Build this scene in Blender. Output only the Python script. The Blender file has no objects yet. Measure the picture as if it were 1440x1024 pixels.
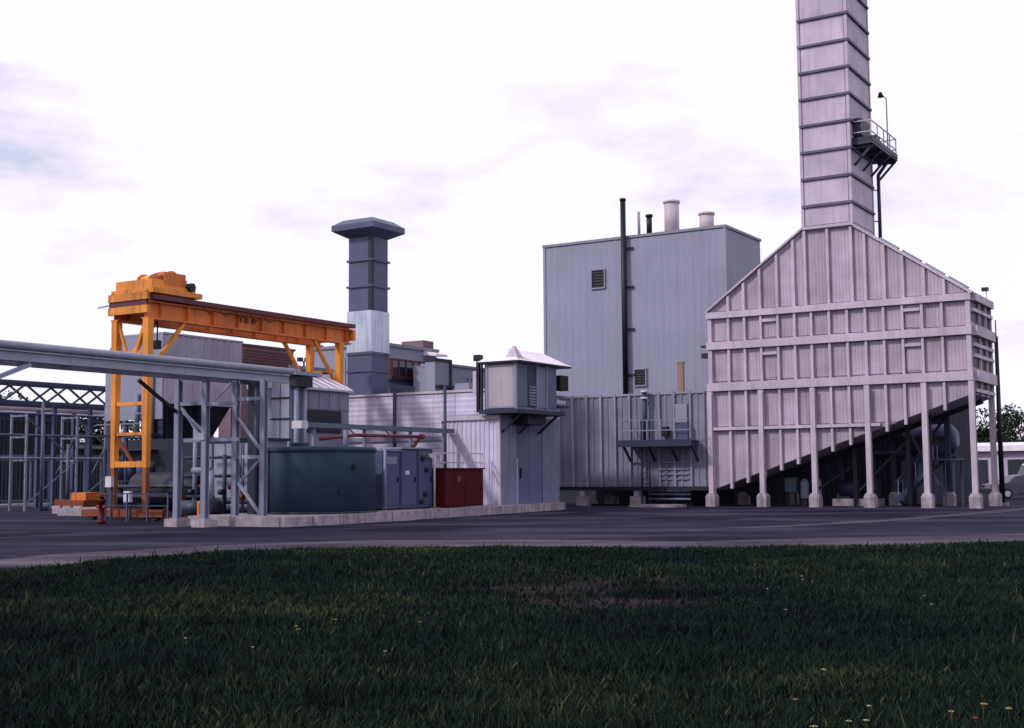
import bpy, math, random
import numpy as np
from mathutils import Matrix, Vector

random.seed(7); np.random.seed(7)
scene = bpy.context.scene
col = scene.collection

# ------------------------------------------------------------------ camera
F_PX, H_CAM = 1800.0, 1.65
pitch, roll = math.atan(156/1800), 0.008
Fw = Vector((0, math.cos(pitch), math.sin(pitch))); Rt = Vector((1, 0, 0)); Up = Rt.cross(Fw)
R2 = math.cos(roll)*Rt - math.sin(roll)*Up
U2 = math.sin(roll)*Rt + math.cos(roll)*Up
cd = bpy.data.cameras.new('camera'); cam = bpy.data.objects.new('camera', cd); col.objects.link(cam)
cd.sensor_width = 36; cd.lens = 36*F_PX/1440; cd.clip_start = .1; cd.clip_end = 3000
m = Matrix(((R2.x, U2.x, -Fw.x, 0), (R2.y, U2.y, -Fw.y, 0), (R2.z, U2.z, -Fw.z, H_CAM), (0, 0, 0, 1)))
cam.matrix_world = m
scene.camera = cam

# ------------------------------------------------------------------ sky, sun, exposure
SUN_DIR = Vector((-.90, -.44, .0)).normalized()*math.cos(math.radians(38)) + Vector((0, 0, math.sin(math.radians(38))))
w = bpy.data.worlds.new('World'); scene.world = w; w.use_nodes = True
nt = w.node_tree; nt.nodes.clear()
N = nt.nodes.new; L = nt.links.new
out = N('ShaderNodeOutputWorld'); mixs = N('ShaderNodeMixShader')
sky = N('ShaderNodeTexSky'); sky.sky_type = 'NISHITA'; sky.sun_disc = False
sky.sun_elevation = math.radians(38); sky.sun_rotation = math.atan2(SUN_DIR.x, SUN_DIR.y)
b1 = N('ShaderNodeBackground'); b1.inputs['Strength'].default_value = .1
L(sky.outputs[0], b1.inputs[0])
tc = N('ShaderNodeTexCoord'); mp = N('ShaderNodeMapping'); mp.inputs['Scale'].default_value = (1.6, 1.6, 4.6); mp.inputs['Location'].default_value = (-.83, -2.0, -2.13)
no = N('ShaderNodeTexNoise'); no.inputs['Scale'].default_value = 2.3; no.inputs['Detail'].default_value = 6; no.inputs['Roughness'].default_value = .58
L(tc.outputs['Generated'], mp.inputs[0]); L(mp.outputs[0], no.inputs['Vector'])
cr = N('ShaderNodeValToRGB'); e = cr.color_ramp
e.elements[0].position = .29; e.elements[0].color = (.70, .74, .95, 1)
e.elements[1].position = .445; e.elements[1].color = (1.11, 1.085, 1.29, 1)
k = e.elements.new(.375); k.color = (1.03, .93, 1.12, 1)
L(no.outputs[0], cr.inputs[0])
b2 = N('ShaderNodeBackground'); b2.inputs['Strength'].default_value = .95
L(cr.outputs[0], b2.inputs[0])
mixs.inputs[0].default_value = .93
L(b1.outputs[0], mixs.inputs[1]); L(b2.outputs[0], mixs.inputs[2]); L(mixs.outputs[0], out.inputs[0])

sd = bpy.data.lights.new('sun', 'SUN'); sd.energy = 2.3; sd.angle = math.radians(5); sd.color = (1, .95, .97)
so = bpy.data.objects.new('sun', sd); col.objects.link(so)
so.rotation_euler = SUN_DIR.to_track_quat('Z', 'Y').to_euler(); so.location = (-20, -20, 40)

vs = scene.view_settings
vs.view_transform = 'Standard'; vs.look = 'None'; vs.exposure = 0; vs.gamma = 1; vs.use_curve_mapping = False

# ------------------------------------------------------------------ materials
MAT = {}
def paint(name, c, rough=.55, metal=0.0, var=.10, streak=.18, dirt_sheen=(.10, .085, .09), dirt_sheen_amt=.25, scale=.8, spec=.35, bump=0, corr=0, rust=0):
    if not metal: c = tuple(.88*a**1.2 for a in c); dirt_sheen = tuple(.88*a**1.2 for a in dirt_sheen)
    m = bpy.data.materials.new(name); m.use_nodes = True; t = m.node_tree; n = t.nodes; l = t.links
    p = n['Principled BSDF']; p.inputs['Roughness'].default_value = rough; p.inputs['Metallic'].default_value = metal
    p.inputs['Specular IOR Level'].default_value = spec
    co = n.new('ShaderNodeTexCoord'); oi = n.new('ShaderNodeObjectInfo')
    # blotches
    a = n.new('ShaderNodeTexNoise'); a.inputs['Scale'].default_value = scale; a.inputs['Detail'].default_value = 5
    l.new(co.outputs['Object'], a.inputs['Vector'])
    # streaks running down
    mp = n.new('ShaderNodeMapping'); mp.inputs['Scale'].default_value = (5, 5, .35)
    l.new(co.outputs['Object'], mp.inputs[0])
    s = n.new('ShaderNodeTexNoise'); s.inputs['Scale'].default_value = 1.0; s.inputs['Detail'].default_value = 4
    l.new(mp.outputs[0], s.inputs['Vector'])
    r1 = n.new('ShaderNodeMapRange'); r1.inputs[1].default_value = .5; r1.inputs[2].default_value = .8; r1.inputs[3].default_value = 0; r1.inputs[4].default_value = dirt_sheen_amt
    l.new(s.outputs[0], r1.inputs[0])
    mx = n.new('ShaderNodeMix'); mx.data_type = 'RGBA'; mx.inputs['A'].default_value = (*c, 1); mx.inputs['B'].default_value = (*dirt_sheen, 1)
    l.new(r1.outputs[0], mx.inputs['Factor'])
    if rust:
        mr_ = n.new('ShaderNodeMapping'); mr_.inputs['Scale'].default_value = (9, 9, .9); mr_.inputs['Location'].default_value = (3, 1, 7); l.new(co.outputs['Object'], mr_.inputs[0])
        s2 = n.new('ShaderNodeTexNoise'); s2.inputs['Scale'].default_value = .8; s2.inputs['Detail'].default_value = 6; s2.inputs['Roughness'].default_value = .65; l.new(mr_.outputs[0], s2.inputs['Vector'])
        rr = n.new('ShaderNodeMapRange'); rr.inputs[1].default_value = .60; rr.inputs[2].default_value = .75; rr.inputs[3].default_value = 0; rr.inputs[4].default_value = rust; l.new(s2.outputs[0], rr.inputs[0])
        m2 = n.new('ShaderNodeMix'); m2.data_type = 'RGBA'; m2.inputs['B'].default_value = (.17, .09, .07, 1); l.new(mx.outputs['Result'], m2.inputs['A']); l.new(rr.outputs[0], m2.inputs['Factor']); mx = m2
    hs = n.new('ShaderNodeHueSaturation'); l.new(mx.outputs['Result'], hs.inputs['Color'])
    # value = 1 + blotch*var + object random * var
    r2 = n.new('ShaderNodeMapRange'); r2.inputs[1].default_value = .3; r2.inputs[2].default_value = .7; r2.inputs[3].default_value = 1-streak; r2.inputs[4].default_value = 1+streak*.5
    l.new(a.outputs[0], r2.inputs[0])
    r3 = n.new('ShaderNodeMapRange'); r3.inputs[3].default_value = 1-var; r3.inputs[4].default_value = 1+var*.6
    l.new(oi.outputs['Random'], r3.inputs[0])
    mu = n.new('ShaderNodeMath'); mu.operation = 'MULTIPLY'; l.new(r2.outputs[0], mu.inputs[0]); l.new(r3.outputs[0], mu.inputs[1])
    l.new(mu.outputs[0], hs.inputs['Value'])
    l.new(hs.outputs[0], p.inputs['Base Color'])
    if bump:
        bn = n.new('ShaderNodeTexNoise'); bn.inputs['Scale'].default_value = 25; bn.inputs['Detail'].default_value = 4; l.new(co.outputs['Object'], bn.inputs['Vector'])
        bp = n.new('ShaderNodeBump'); bp.inputs['Strength'].default_value = bump; bp.inputs['Distance'].default_value = .02
        l.new(bn.outputs[0], bp.inputs['Height']); l.new(bp.outputs[0], p.inputs['Normal'])
    if corr:
        wv = n.new('ShaderNodeTexWave'); wv.wave_type = 'BANDS'; wv.bands_direction = 'X'; wv.wave_profile = 'SIN'
        wv.inputs['Scale'].default_value = corr; wv.inputs['Distortion'].default_value = .25; wv.inputs['Detail'].default_value = 1
        l.new(co.outputs['Object'], wv.inputs['Vector'])
        b3 = n.new('ShaderNodeBump'); b3.inputs['Strength'].default_value = .55; b3.inputs['Distance'].default_value = .03
        l.new(wv.outputs['Fac'], b3.inputs['Height']); l.new(b3.outputs[0], p.inputs['Normal'])
    MAT[name] = m
    return m

paint('boiler_paint', (0.52, 0.44, 0.515), .65, dirt_sheen_amt=.45, var=.13, streak=.22, corr=1.9, dirt_sheen=(.20, .15, .17), rust=.6)
paint('boiler_rib', (0.60, 0.515, 0.59), .6, dirt_sheen_amt=.25, var=.06, rust=.55)
paint('stack_paint', (0.6, 0.52, 0.62), .6, dirt_sheen_amt=.4, var=.12, streak=.22, dirt_sheen=(.22, .17, .2), rust=.45)
paint('grey_cladding', (0.345, 0.35, 0.445), .6, var=.015, dirt_sheen_amt=.16, streak=.10, scale=.3, rust=.12)
paint('grey_trim', (.30, .30, .38), .5)
paint('duct_grey', (0.27, 0.265, 0.35), .55, var=.10, dirt_sheen_amt=.35, rust=.3)
paint('duct_rib', (0.35, 0.34, 0.43), .55, var=.08)
paint('pale_cladding', (.66, .62, .76), .5, var=.06, dirt_sheen_amt=.25)
paint('pale_trim', (.60, .55, .64), .5)
paint('block_grey', (0.27, 0.28, 0.4), .5, var=.06)
paint('door_grey', (0.185, 0.2, 0.315), .5)
paint('roof_pale', (0.92, 0.84, 0.9), .5, var=.04, dirt_sheen_amt=.15)
paint('roof_grey', (.42, .42, .50), .45)
paint('cream_panel', (0.5, 0.44, 0.48), .55, var=.05)
paint('rust_dark', (.34, .14, .06), .8, var=.2)
paint('rack_lit', (.46, .48, .60), .5, var=.08)  # rack grey lightened to make up for weak light on the intake side
paint('ring_shadow', (.17, .14, .21), .6)  # ring beams darkened to carry their shadow lines in the colour
paint('post_tan', (.36, .26, .19), .6)
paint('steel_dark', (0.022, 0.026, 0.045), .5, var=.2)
paint('steel_blue', (0.048, 0.062, 0.115), .5, var=.2)
paint('steel_grey', (.30, .32, .42), .5, var=.12, dirt_sheen_amt=.35)
paint('rack_grey', (.36, .37, .46), .45, var=.1, dirt_sheen_amt=.3)
paint('orange', (.86, .36, .06), .45, var=.08, dirt_sheen=(.16, .06, .03), dirt_sheen_amt=.6, streak=.3)
paint('orange_web', (.78, .255, .06), .5, var=.08, dirt_sheen=(.16, .06, .03), dirt_sheen_amt=.6, streak=.3)
paint('rust', (.30, .085, .03), .8, var=.2)
paint('chimney_paint', (0.125, 0.14, 0.23), .45, var=.06)
paint('galvanised', (.50, .53, .62), .35, metal=.8, var=.05, streak=.12, dirt_sheen=(.16, .18, .24), dirt_sheen_amt=.7, scale=1.2)  # dark streaks leave bright ones between, imitating vertical highlights on the metal
paint('tank_blue', (.043, .076, .130), .8, var=0, dirt_sheen_amt=.15, streak=.25)
paint('cabinet_blue', (0.11, 0.125, 0.235), .5, var=.12)
paint('red_paint', (.105, .005, .016), .5, var=.1, spec=.15)
paint('red_pipe', (.19, .035, .04), .5)
paint('brown_red', (.16, .05, .06), .6)
paint('mauve_brick', (.26, .17, .20), .8)
paint('concrete', (0.4, 0.36, 0.39), .9, var=.1, streak=.35, dirt_sheen=(.14, .11, .12), dirt_sheen_amt=.5, scale=2.5, bump=.4)
paint('plinth', (0.44, 0.38, 0.42), .9, var=.12, streak=.3, dirt_sheen_amt=.8, scale=3, bump=.3)
paint('black_steel', (0.008, 0.01, 0.018), .5, var=.1)
paint('yellow', (.46, .29, .12), .6)
paint('white_paint', (.70, .68, .72), .5, var=.05)
paint('teal_grey', (.14, .19, .23), .5)
paint('dark_green', (0.014, 0.02, 0.024), .7, var=.15)
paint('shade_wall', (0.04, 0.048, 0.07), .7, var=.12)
paint('rubber', (.02, .02, .022), .8)
paint('car_grey', (.10, .09, .13), .3, dirt_sheen_amt=.1, streak=.05)
paint('lamp_grey', (.5, .5, .55), .4)
paint('pink_vent', (.66, .55, .60), .5)
paint('bark', (.06, .045, .035), .9)
paint('fence_grey', (.16, .17, .24), .5)
paint('stem_green', (.05, .09, .03), .7, var=.2)
paint('petal_white', (.50, .48, .44), .7, var=.4)
paint('petal_yellow', (.55, .42, .07), .7, var=.4)
paint('petal_red', (.55, .07, .04), .6)

def simple(name, c, rough=.1, metal=0, trans=0):
    m = bpy.data.materials.new(name); m.use_nodes = True
    p = m.node_tree.nodes['Principled BSDF']; p.inputs['Base Color'].default_value = (*c, 1); p.inputs['Roughness'].default_value = rough
    p.inputs['Metallic'].default_value = metal
    MAT[name] = m
simple('glass_dark', (.015, .018, .03), .06)
simple('glass_pale', (.62, .55, .60), .15)
simple('lamp_glass', (.7, .7, .7), .1)

def ground_mat(name, c1, c2, c3, s1, s2, bump, rough=.95):
    m = bpy.data.materials.new(name); m.use_nodes = True; t = m.node_tree; n = t.nodes; l = t.links
    p = n['Principled BSDF']; p.inputs['Roughness'].default_value = rough; p.inputs['Specular IOR Level'].default_value = .03
    co = n.new('ShaderNodeTexCoord')
    a = n.new('ShaderNodeTexNoise'); a.inputs['Scale'].default_value = s1; a.inputs['Detail'].default_value = 7; a.inputs['Roughness'].default_value = .6
    mp = n.new('ShaderNodeMapping'); mp.inputs['Scale'].default_value = (.55, 1.6, 1); mp.inputs['Rotation'].default_value = (0, 0, .12)
    l.new(co.outputs['Object'], mp.inputs[0]); l.new(mp.outputs[0], a.inputs['Vector'])
    b = n.new('ShaderNodeTexNoise'); b.inputs['Scale'].default_value = s2; b.inputs['Detail'].default_value = 5; l.new(co.outputs['Object'], b.inputs['Vector'])
    r = n.new('ShaderNodeValToRGB'); r.color_ramp.elements[0].position = .36; r.color_ramp.elements[0].color = (*c1, 1)
    r.color_ramp.elements[1].position = .66; r.color_ramp.elements[1].color = (*c3, 1)
    q = r.color_ramp.elements.new(.5); q.color = (*c2, 1)
    l.new(a.outputs[0], r.inputs[0])
    mr = n.new('ShaderNodeMapRange'); mr.inputs[1].default_value = .3; mr.inputs[2].default_value = .7; mr.inputs[3].default_value = .72; mr.inputs[4].default_value = 1.25
    l.new(b.outputs[0], mr.inputs[0])
    hs = n.new('ShaderNodeHueSaturation'); l.new(r.outputs[0], hs.inputs['Color']); l.new(mr.outputs[0], hs.inputs['Value']); l.new(hs.outputs[0], p.inputs['Base Color'])
    bp = n.new('ShaderNodeBump'); bp.inputs['Strength'].default_value = bump; bp.inputs['Distance'].default_value = .03
    l.new(b.outputs[0], bp.inputs['Height']); l.new(bp.outputs[0], p.inputs['Normal'])
    MAT[name] = m
ground_mat('soil', (.005, .009, .008), (.008, .012, .010), (.014, .013, .012), .25, 14, .6)
ground_mat('asphalt', (.011, .011, .022), (.023, .021, .037), (.050, .043, .062), .22, 6, .25, .9)
ground_mat('track', (.030, .027, .040), (.065, .057, .075), (.10, .088, .105), .9, 8, .25, .95)
ground_mat('patch_tar', (.008, .008, .014), (.012, .011, .018), (.018, .016, .026), .5, 9, .3, .9)
ground_mat('verge', (.030, .027, .040), (.070, .060, .076), (.14, .118, .135), .22, 8, .3, .95)
ground_mat('bare_earth', (.012, .009, .010), (.018, .013, .014), (.030, .021, .022), .9, 9, .6)

def leaf_mat(name, dark, light, dry, attr='tone'):
    m = bpy.data.materials.new(name); m.use_nodes = True; t = m.node_tree; n = t.nodes; l = t.links
    p = n['Principled BSDF']; p.inputs['Roughness'].default_value = .75; p.inputs['Specular IOR Level'].default_value = .08
    at = n.new('ShaderNodeAttribute'); at.attribute_name = attr
    r = n.new('ShaderNodeValToRGB'); r.color_ramp.elements[0].color = (*dark, 1); r.color_ramp.elements[0].position = .1
    r.color_ramp.elements[1].color = (*dry, 1); r.color_ramp.elements[1].position = 1
    q = r.color_ramp.elements.new(.75); q.color = (*light, 1)
    l.new(at.outputs['Fac'], r.inputs[0]); l.new(r.outputs[0], p.inputs['Base Color'])
    MAT[name] = m
leaf_mat('grass_blade', (.0045, .0095, .0105), (.0105, .0225, .0135), (.055, .062, .026))
leaf_mat('foliage', (.012, .022, .018), (.024, .042, .024), (.040, .055, .028))

# ------------------------------------------------------------------ plant grid: u runs right and towards the viewer, v runs right and away
TH = math.radians(31.7); CT, ST = math.cos(TH), math.sin(TH)
def W(u, v, z=0.0): return Vector((u*CT + v*ST, -u*ST + v*CT, z))
def UV(x, y): return (x*CT - y*ST, x*ST + y*CT)

class MB:
    def __init__(s): s.v = []; s.f = []; s.smooth = set()
    def add(s, vs, fs, smooth=False):
        o = len(s.v); s.v += [tuple(a) for a in vs]
        for f in fs:
            if smooth: s.smooth.add(len(s.f))
            s.f.append(tuple(o+i for i in f))
        return s
    def box(s, u0, u1, v0, v1, z0, z1):
        P = [(u0, v0, z0), (u1, v0, z0), (u1, v1, z0), (u0, v1, z0), (u0, v0, z1), (u1, v0, z1), (u1, v1, z1), (u0, v1, z1)]
        return s.add(P, [(0, 3, 2, 1), (4, 5, 6, 7), (0, 1, 5, 4), (1, 2, 6, 5), (2, 3, 7, 6), (3, 0, 4, 7)])
    def bar(s, p, q, w, h=None):
        h = h or w; p = Vector(p); q = Vector(q); d = (q-p).normalized()
        up = Vector((0, 0, 1)) if abs(d.z) < .95 else Vector((1, 0, 0))
        a = d.cross(up).normalized(); b = a.cross(d).normalized()
        P = []
        for c in (p, q):
            for i, j in ((-1, -1), (1, -1), (1, 1), (-1, 1)): P.append(c + a*i*w/2 + b*j*h/2)
        return s.add(P, [(3, 2, 1, 0), (4, 5, 6, 7), (0, 1, 5, 4), (1, 2, 6, 5), (2, 3, 7, 6), (3, 0, 4, 7)])
    def tube(s, p, q, r, n=12, r2=None, cap=True):
        r2 = r if r2 is None else r2; p = Vector(p); q = Vector(q); d = (q-p).normalized()
        up = Vector((0, 0, 1)) if abs(d.z) < .95 else Vector((1, 0, 0))
        a = d.cross(up).normalized(); b = a.cross(d).normalized(); P = []
        for c, rr in ((p, r), (q, r2)):
            for i in range(n): t = 2*math.pi*i/n; P.append(c + a*math.cos(t)*rr + b*math.sin(t)*rr)
        o = len(s.v); s.add(P, [((i+1) % n, i, n+i, n+(i+1) % n) for i in range(n)], True)
        if cap: s.f.append(tuple(o+i for i in range(n))); s.f.append(tuple(o+n+i for i in reversed(range(n))))
        return s
    def path(s, pts, r, n=8):
        for a, b in zip(pts, pts[1:]): s.tube(a, b, r, n)
        return s
    def prism(s, pts, off):
        n = len(pts); off = Vector(off); P = [Vector(a) for a in pts] + [Vector(a)+off for a in pts]
        return s.add(P, [tuple(range(n)), tuple(reversed(range(n, 2*n)))] + [(i, n+i, n+(i+1) % n, (i+1) % n) for i in range(n)])
    def prism_v(s, uz, v0, v1): return s.prism([(u, v0, z) for u, z in uz], (0, v1-v0, 0))
    def prism_u(s, vz, u0, u1): return s.prism([(u0, v, z) for v, z in vz], (u1-u0, 0, 0))
    def lathe(s, c, prof, n=24):
        o = len(s.v); P = []
        for r, z in prof:
            for i in range(n): t = 2*math.pi*i/n; P.append((c[0]+r*math.cos(t), c[1]+r*math.sin(t), c[2]+z))
        F = []
        for k in range(len(prof)-1):
            for i in range(n): j = (i+1) % n; F.append((k*n+i, k*n+j, (k+1)*n+j, (k+1)*n+i))
        s.add(P, F, True)
        s.f.append(tuple(o+i for i in reversed(range(n)))); s.f.append(tuple(o+(len(prof)-1)*n+i for i in range(n)))
        return s
    def mesh(s, name, base=(0, 0, 0)):
        me = bpy.data.meshes.new(name); b = base
        me.from_pydata([(x-b[0], y-b[1], z-b[2]) for x, y, z in s.v], [], s.f)
        for i in s.smooth: me.polygons[i].use_smooth = True
        return me

def corr(u0, u1, pitch, d):
    """trapezoid profile: list of (position, depth)"""
    n = max(1, round((u1-u0)/pitch)); p = (u1-u0)/n; P = []
    for i in range(n):
        a = u0+i*p
        P += [(a, 0), (a+.45*p, 0), (a+.55*p, d), (a+.9*p, d)]
    P.append((u1, 0))
    return P
def sheet_front(mb, u0, u1, v, z0, z1, pitch=.25, d=.03, th=.02):
    """cladding sheet facing -v"""
    pr = corr(u0, u1, pitch, d)
    return mb.prism([(a, v-q, z0) for a, q in pr] + [(u1, v+th, z0), (u0, v+th, z0)], (0, 0, z1-z0))
def sheet_side(mb, v0, v1, u, z0, z1, pitch=.25, d=.03, th=.02):
    """cladding sheet facing +u"""
    pr = corr(v0, v1, pitch, d)
    return mb.prism([(u+q, a, z0) for a, q in pr] + [(u-th, v1, z0), (u-th, v0, z0)], (0, 0, z1-z0))
def sheet_front_h(mb, u0, u1, v, z0, z1, pitch=.25, d=.03, th=.02):
    pr = corr(z0, z1, pitch, d)
    return mb.prism([(u0, v-q, a) for a, q in pr] + [(u0, v+th, z1), (u0, v+th, z0)], (u1-u0, 0, 0))

class Thing:
    def __init__(s, name, label, cat, base, group=None, rot=-TH, plant=True):
        s.base = base if plant else (0, 0, 0)
        s.o = bpy.data.objects.new(name, None); col.objects.link(s.o); s.o.empty_display_size = .3
        s.o.location = W(*base) if plant else Vector(base)
        s.o.rotation_euler = (0, 0, rot)
        s.o['label'] = label; s.o['category'] = cat
        if group: s.o['group'] = group
    def part(s, name, mb, mat, parent=None, kind=None, label=None):
        me = mb.mesh(name, s.base); me.materials.append(MAT[mat])
        o = bpy.data.objects.new(name, me); col.objects.link(o); o.parent = parent or s.o
        if kind: o['kind'] = kind
        if label: o['label'] = label
        return o
    def copy_of(s, src, dx=(0, 0, 0), parent=None):
        o = src.copy(); col.objects.link(o); o.parent = parent or s.o; o.location = Vector(src.location)+Vector(dx)
        return o

def structure(name, mb, mat):
    me = mb.mesh(name); me.materials.append(MAT[mat]); o = bpy.data.objects.new(name, me); col.objects.link(o); o['kind'] = 'structure'
    return o
def plant_structure(name, mb, mat):
    o = structure(name, mb, mat); o.rotation_euler = (0, 0, -TH); return o

# ------------------------------------------------------------------ ground, road, slabs
g = MB(); g.add([(-900, -200, -.02), (900, -200, -.02), (900, 1500, -.02), (-900, 1500, -.02)], [(0, 1, 2, 3)])
structure('ground', g, 'soil')
EDGE = [(-22.0, -6.0), (-19.0, 6.0), (-19.4, 14.2), (-20.3, 17.6), (-20.4, 20.9), (-18.6, 23.0), (-15.4, 24.8), (-11.2, 26.3), (-8.2, 28.6), (-5.0, 32.4), (0, 39.5), (6, 49), (14, 66), (20, 90)]
ew = [W(a, b) for a, b in EDGE]
g = MB(); pts = [(p.x, p.y, -.012) for p in ew]; pts = [(-46, -8, -.012)] + pts + [(75, 140, -.012), (-150, 140, -.012), (-150, 20, -.012)]
g.add(pts, [tuple(range(len(pts)))]); structure('road', g, 'asphalt')
def strip(name, cl, wd, z, mat):
    g = MB(); n = len(cl); P = []
    for i, (a, b) in enumerate(cl):
        p = W(a, b); q = W(*cl[min(i+1, n-1)]) - W(*cl[max(i-1, 0)]); q.normalize(); nrm = Vector((-q.y, q.x, 0))
        ww = wd*(1+.25*math.sin(i*2.3))
        P += [tuple((p+nrm*ww/2).xy)+(z,), tuple((p-nrm*ww/2).xy)+(z,)]
    g.add(P, [(2*i+1, 2*i+3, 2*i+2, 2*i) for i in range(n-1)]); return structure(name, g, mat)
# gravel verge along the grass and a worn pale wheel track
strip('road_verge', [(a-.8, b+1.5) for a, b in EDGE[2:-1]], 4.2, -.005, 'verge')
strip('wheel_track', [(-15.6, 34.6), (-14.6, 37), (-13.6, 39.5), (-12.8, 42.5), (-12.1, 46), (-11.5, 50), (-11, 54), (-10.6, 60), (-10, 68)], .9, -.004, 'track')

for i, (a, b, la, lb) in enumerate(((-24, 33, 2.6, 4.2), (-19.5, 44, 3.4, 1.6), (-26.5, 47, 1.4, 5.5), (-15, 49, 4.5, 1.3), (-33, 24, 1.6, 5))):
    g = MB(); P = [(a-la/2, b-lb/2), (a, b-lb/2-.15), (a+la/2, b-lb/2+.1), (a+la/2+.12, b), (a+la/2, b+lb/2), (a-.2, b+lb/2+.1), (a-la/2, b+lb/2-.1)]
    g.add([tuple(W(p_, q_).xy)+(-.0065,) for p_, q_ in P], [tuple(range(7))]); structure('tarmac_patch', g, 'patch_tar')
g = MB()   # foundation slab with its kerb face along the plant
g.prism([(-29.0, 32.2, -.3), (-28.75, 37.4, -.3), (-29.45, 44.0, -.3), (-29.75, 47.4, -.3), (-30.35, 53.9, -.3), (-48, 56.5, -.3), (-48, 38.6, -.3), (-34, 38.4, -.3), (-33.2, 32.2, -.3)][::-1], (0, 0, .62))
slab = plant_structure('concrete_slab', g, 'concrete')
g = MB(); 
vv = 32.25
while vv < 52.4:                                       # separate kerb stones along the slab
    ln = 1.42 if vv < 47 else 1.3
    uu = -28.86 + (.18 if 33 < vv < 38 else -.085*(vv-38) if vv > 38 else 0)
    kb = MB().box(uu-.22, uu+.06+random.uniform(0, .03), vv, vv+ln-.03, -.1, .335+random.uniform(-.02, .02))
    me = kb.mesh('kerb_stone'); me.materials.append(MAT['plinth']); o = bpy.data.objects.new('kerb_stone', me); col.objects.link(o); o.parent = slab
    vv += ln

# ------------------------------------------------------------------ heat recovery boiler
V0 = 60.5
t = Thing('heat_recovery_boiler', 'large mauve beige ribbed boiler casing with sloping belly on plinthed legs', 'boiler', (-19, 62.5, 0))
SL = (5.15-.8)/12.8
def zbot(u): return .8+(u+25.5)*SL
def ztop(u):
    if u < -20.42: return 9.8+(u+25.5)*(3.7/5.08)
    if u > -18.0: return 9.8+(-12.7-u)*(3.65/5.3)
    return 13.5
casing = MB().prism_v([(-25.5, .8), (-12.7, 5.15), (-12.7, 9.8), (-18, 13.45), (-20.42, 13.5), (-25.5, 9.8)], V0, 64.6)
cas = t.part('casing', casing, 'boiler_paint')
ribs = [-25.42, -24.42, -23.56, -22.70, -21.82, -20.96, -20.12, -19.24, -18.36, -17.48, -16.62, -15.74, -14.84, -13.94, -12.78]
hood = [-24.42, -23.58, -22.72, -21.82, -20.96, -20.36, -19.22, -18.06, -17.42, -16.52, -15.66, -14.7, -13.8]
bands = [(9.46, 9.78), (7.88, 8.26), (5.78, 6.18), (3.80, 3.95)]
def clip(poly, f):
    o = []
    for i in range(len(poly)):
        a, b = poly[i], poly[(i+1) % len(poly)]; fa, fb = f(a), f(b)
        if fa >= 0: o.append(a)
        if fa*fb < 0:
            q = fa/(fa-fb); o.append((a[0]+(b[0]-a[0])*q, a[1]+(b[1]-a[1])*q))
    return o
def panel(u0, u1, z0, z1):
    p = [(u0, z0), (u1, z0), (u1, z1), (u0, z1)]
    p = clip(p, lambda a: a[1]-(zbot(a[0])+.03))
    for f in (lambda a: 9.8+(a[0]+25.5)*(3.7/5.08)-a[1]-.05, lambda a: 9.8+(-12.7-a[0])*(3.65/5.3)-a[1]-.05):
        if len(p) > 2: p = clip(p, f)
    if len(p) < 3: return
    t.part('panel', MB().prism_v(p, V0-.05-random.uniform(0, .012), V0-.002), 'boiler_paint')
rows = [(.6, 3.76), (4.0, 5.72), (6.28, 7.82), (8.33, 9.42)]
for a, b in zip(ribs, ribs[1:]):
    for z0, z1 in rows: panel(a+.075, b-.075, z0, z1)
hh = [-25.4]+hood+[-12.8]
for a, b in zip(hh, hh[1:]): panel(a+.07, b-.07, 9.84, 13.42)
for i, a in enumerate(ribs):                            # upright stiffeners
    wdt = .058 if i not in (0, 14) else .10
    t.part('stiffener', MB().box(a-wdt, a+wdt, V0-.23, V0-.003, zbot(a)-.28, 9.5), 'boiler_rib')
for a in hood:
    t.part('stiffener', MB().prism_v([(a-.065, 9.7), (a+.065, 9.7), (a+.065, min(ztop(a+.065), 13.5)-.04), (a-.065, min(ztop(a-.065), 13.5)-.04)], V0-.22, V0-.003), 'boiler_rib')
for i, (z0, z1) in enumerate(bands):
    u1 = -12.62 if i < 3 else -16.9
    mb = MB().box(-25.58, u1, V0-.31, V0-.27, z0, z1)
    mb.box(-25.58, u1, V0-.27, V0+.0, z0, z0+.045).box(-25.58, u1, V0-.27, V0+.0, z1-.045, z1)
    t.part('band_beam', mb, 'boiler_rib')
# roof edge cappings and slope ridges
t.part('roof_edge', MB().bar((-25.62, V0-.1, 9.82), (-20.42, V0-.1, 13.6), .38, .09), 'boiler_rib')
t.part('roof_edge', MB().bar((-18.0, V0-.1, 13.55), (-12.55, V0-.1, 9.8), .38, .09), 'boiler_rib')
t.part('roof_edge', MB().box(-20.5, -17.95, V0-.28, V0+.07, 13.5, 13.6), 'boiler_rib')
for k in range(4):                                      # ladder cleats lying on the right roof slope
    a = -17.0+k*1.05
    t.part('roof_cleat', MB().bar((a, 61.6, ztop(a)+.16), (a+.85, 61.6, ztop(a+.85)+.16), .25, .16), 'steel_grey')
# access doors with frames
for a, b in ((-22.70, -21.82), (-15.74, -14.84)):
    for z0, z1 in ((8.33, 9.1), (6.3, 7.45)):
        d = t.part('access_door', MB().box(a+.09, b-.09, V0-.085, V0-.063, z0+.05, z1), 'boiler_paint')
        t.part('lintel', MB().box(a+.08, b-.08, V0-.24, V0-.05, z1+.02, z1+.16), 'boiler_rib', parent=d)
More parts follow.
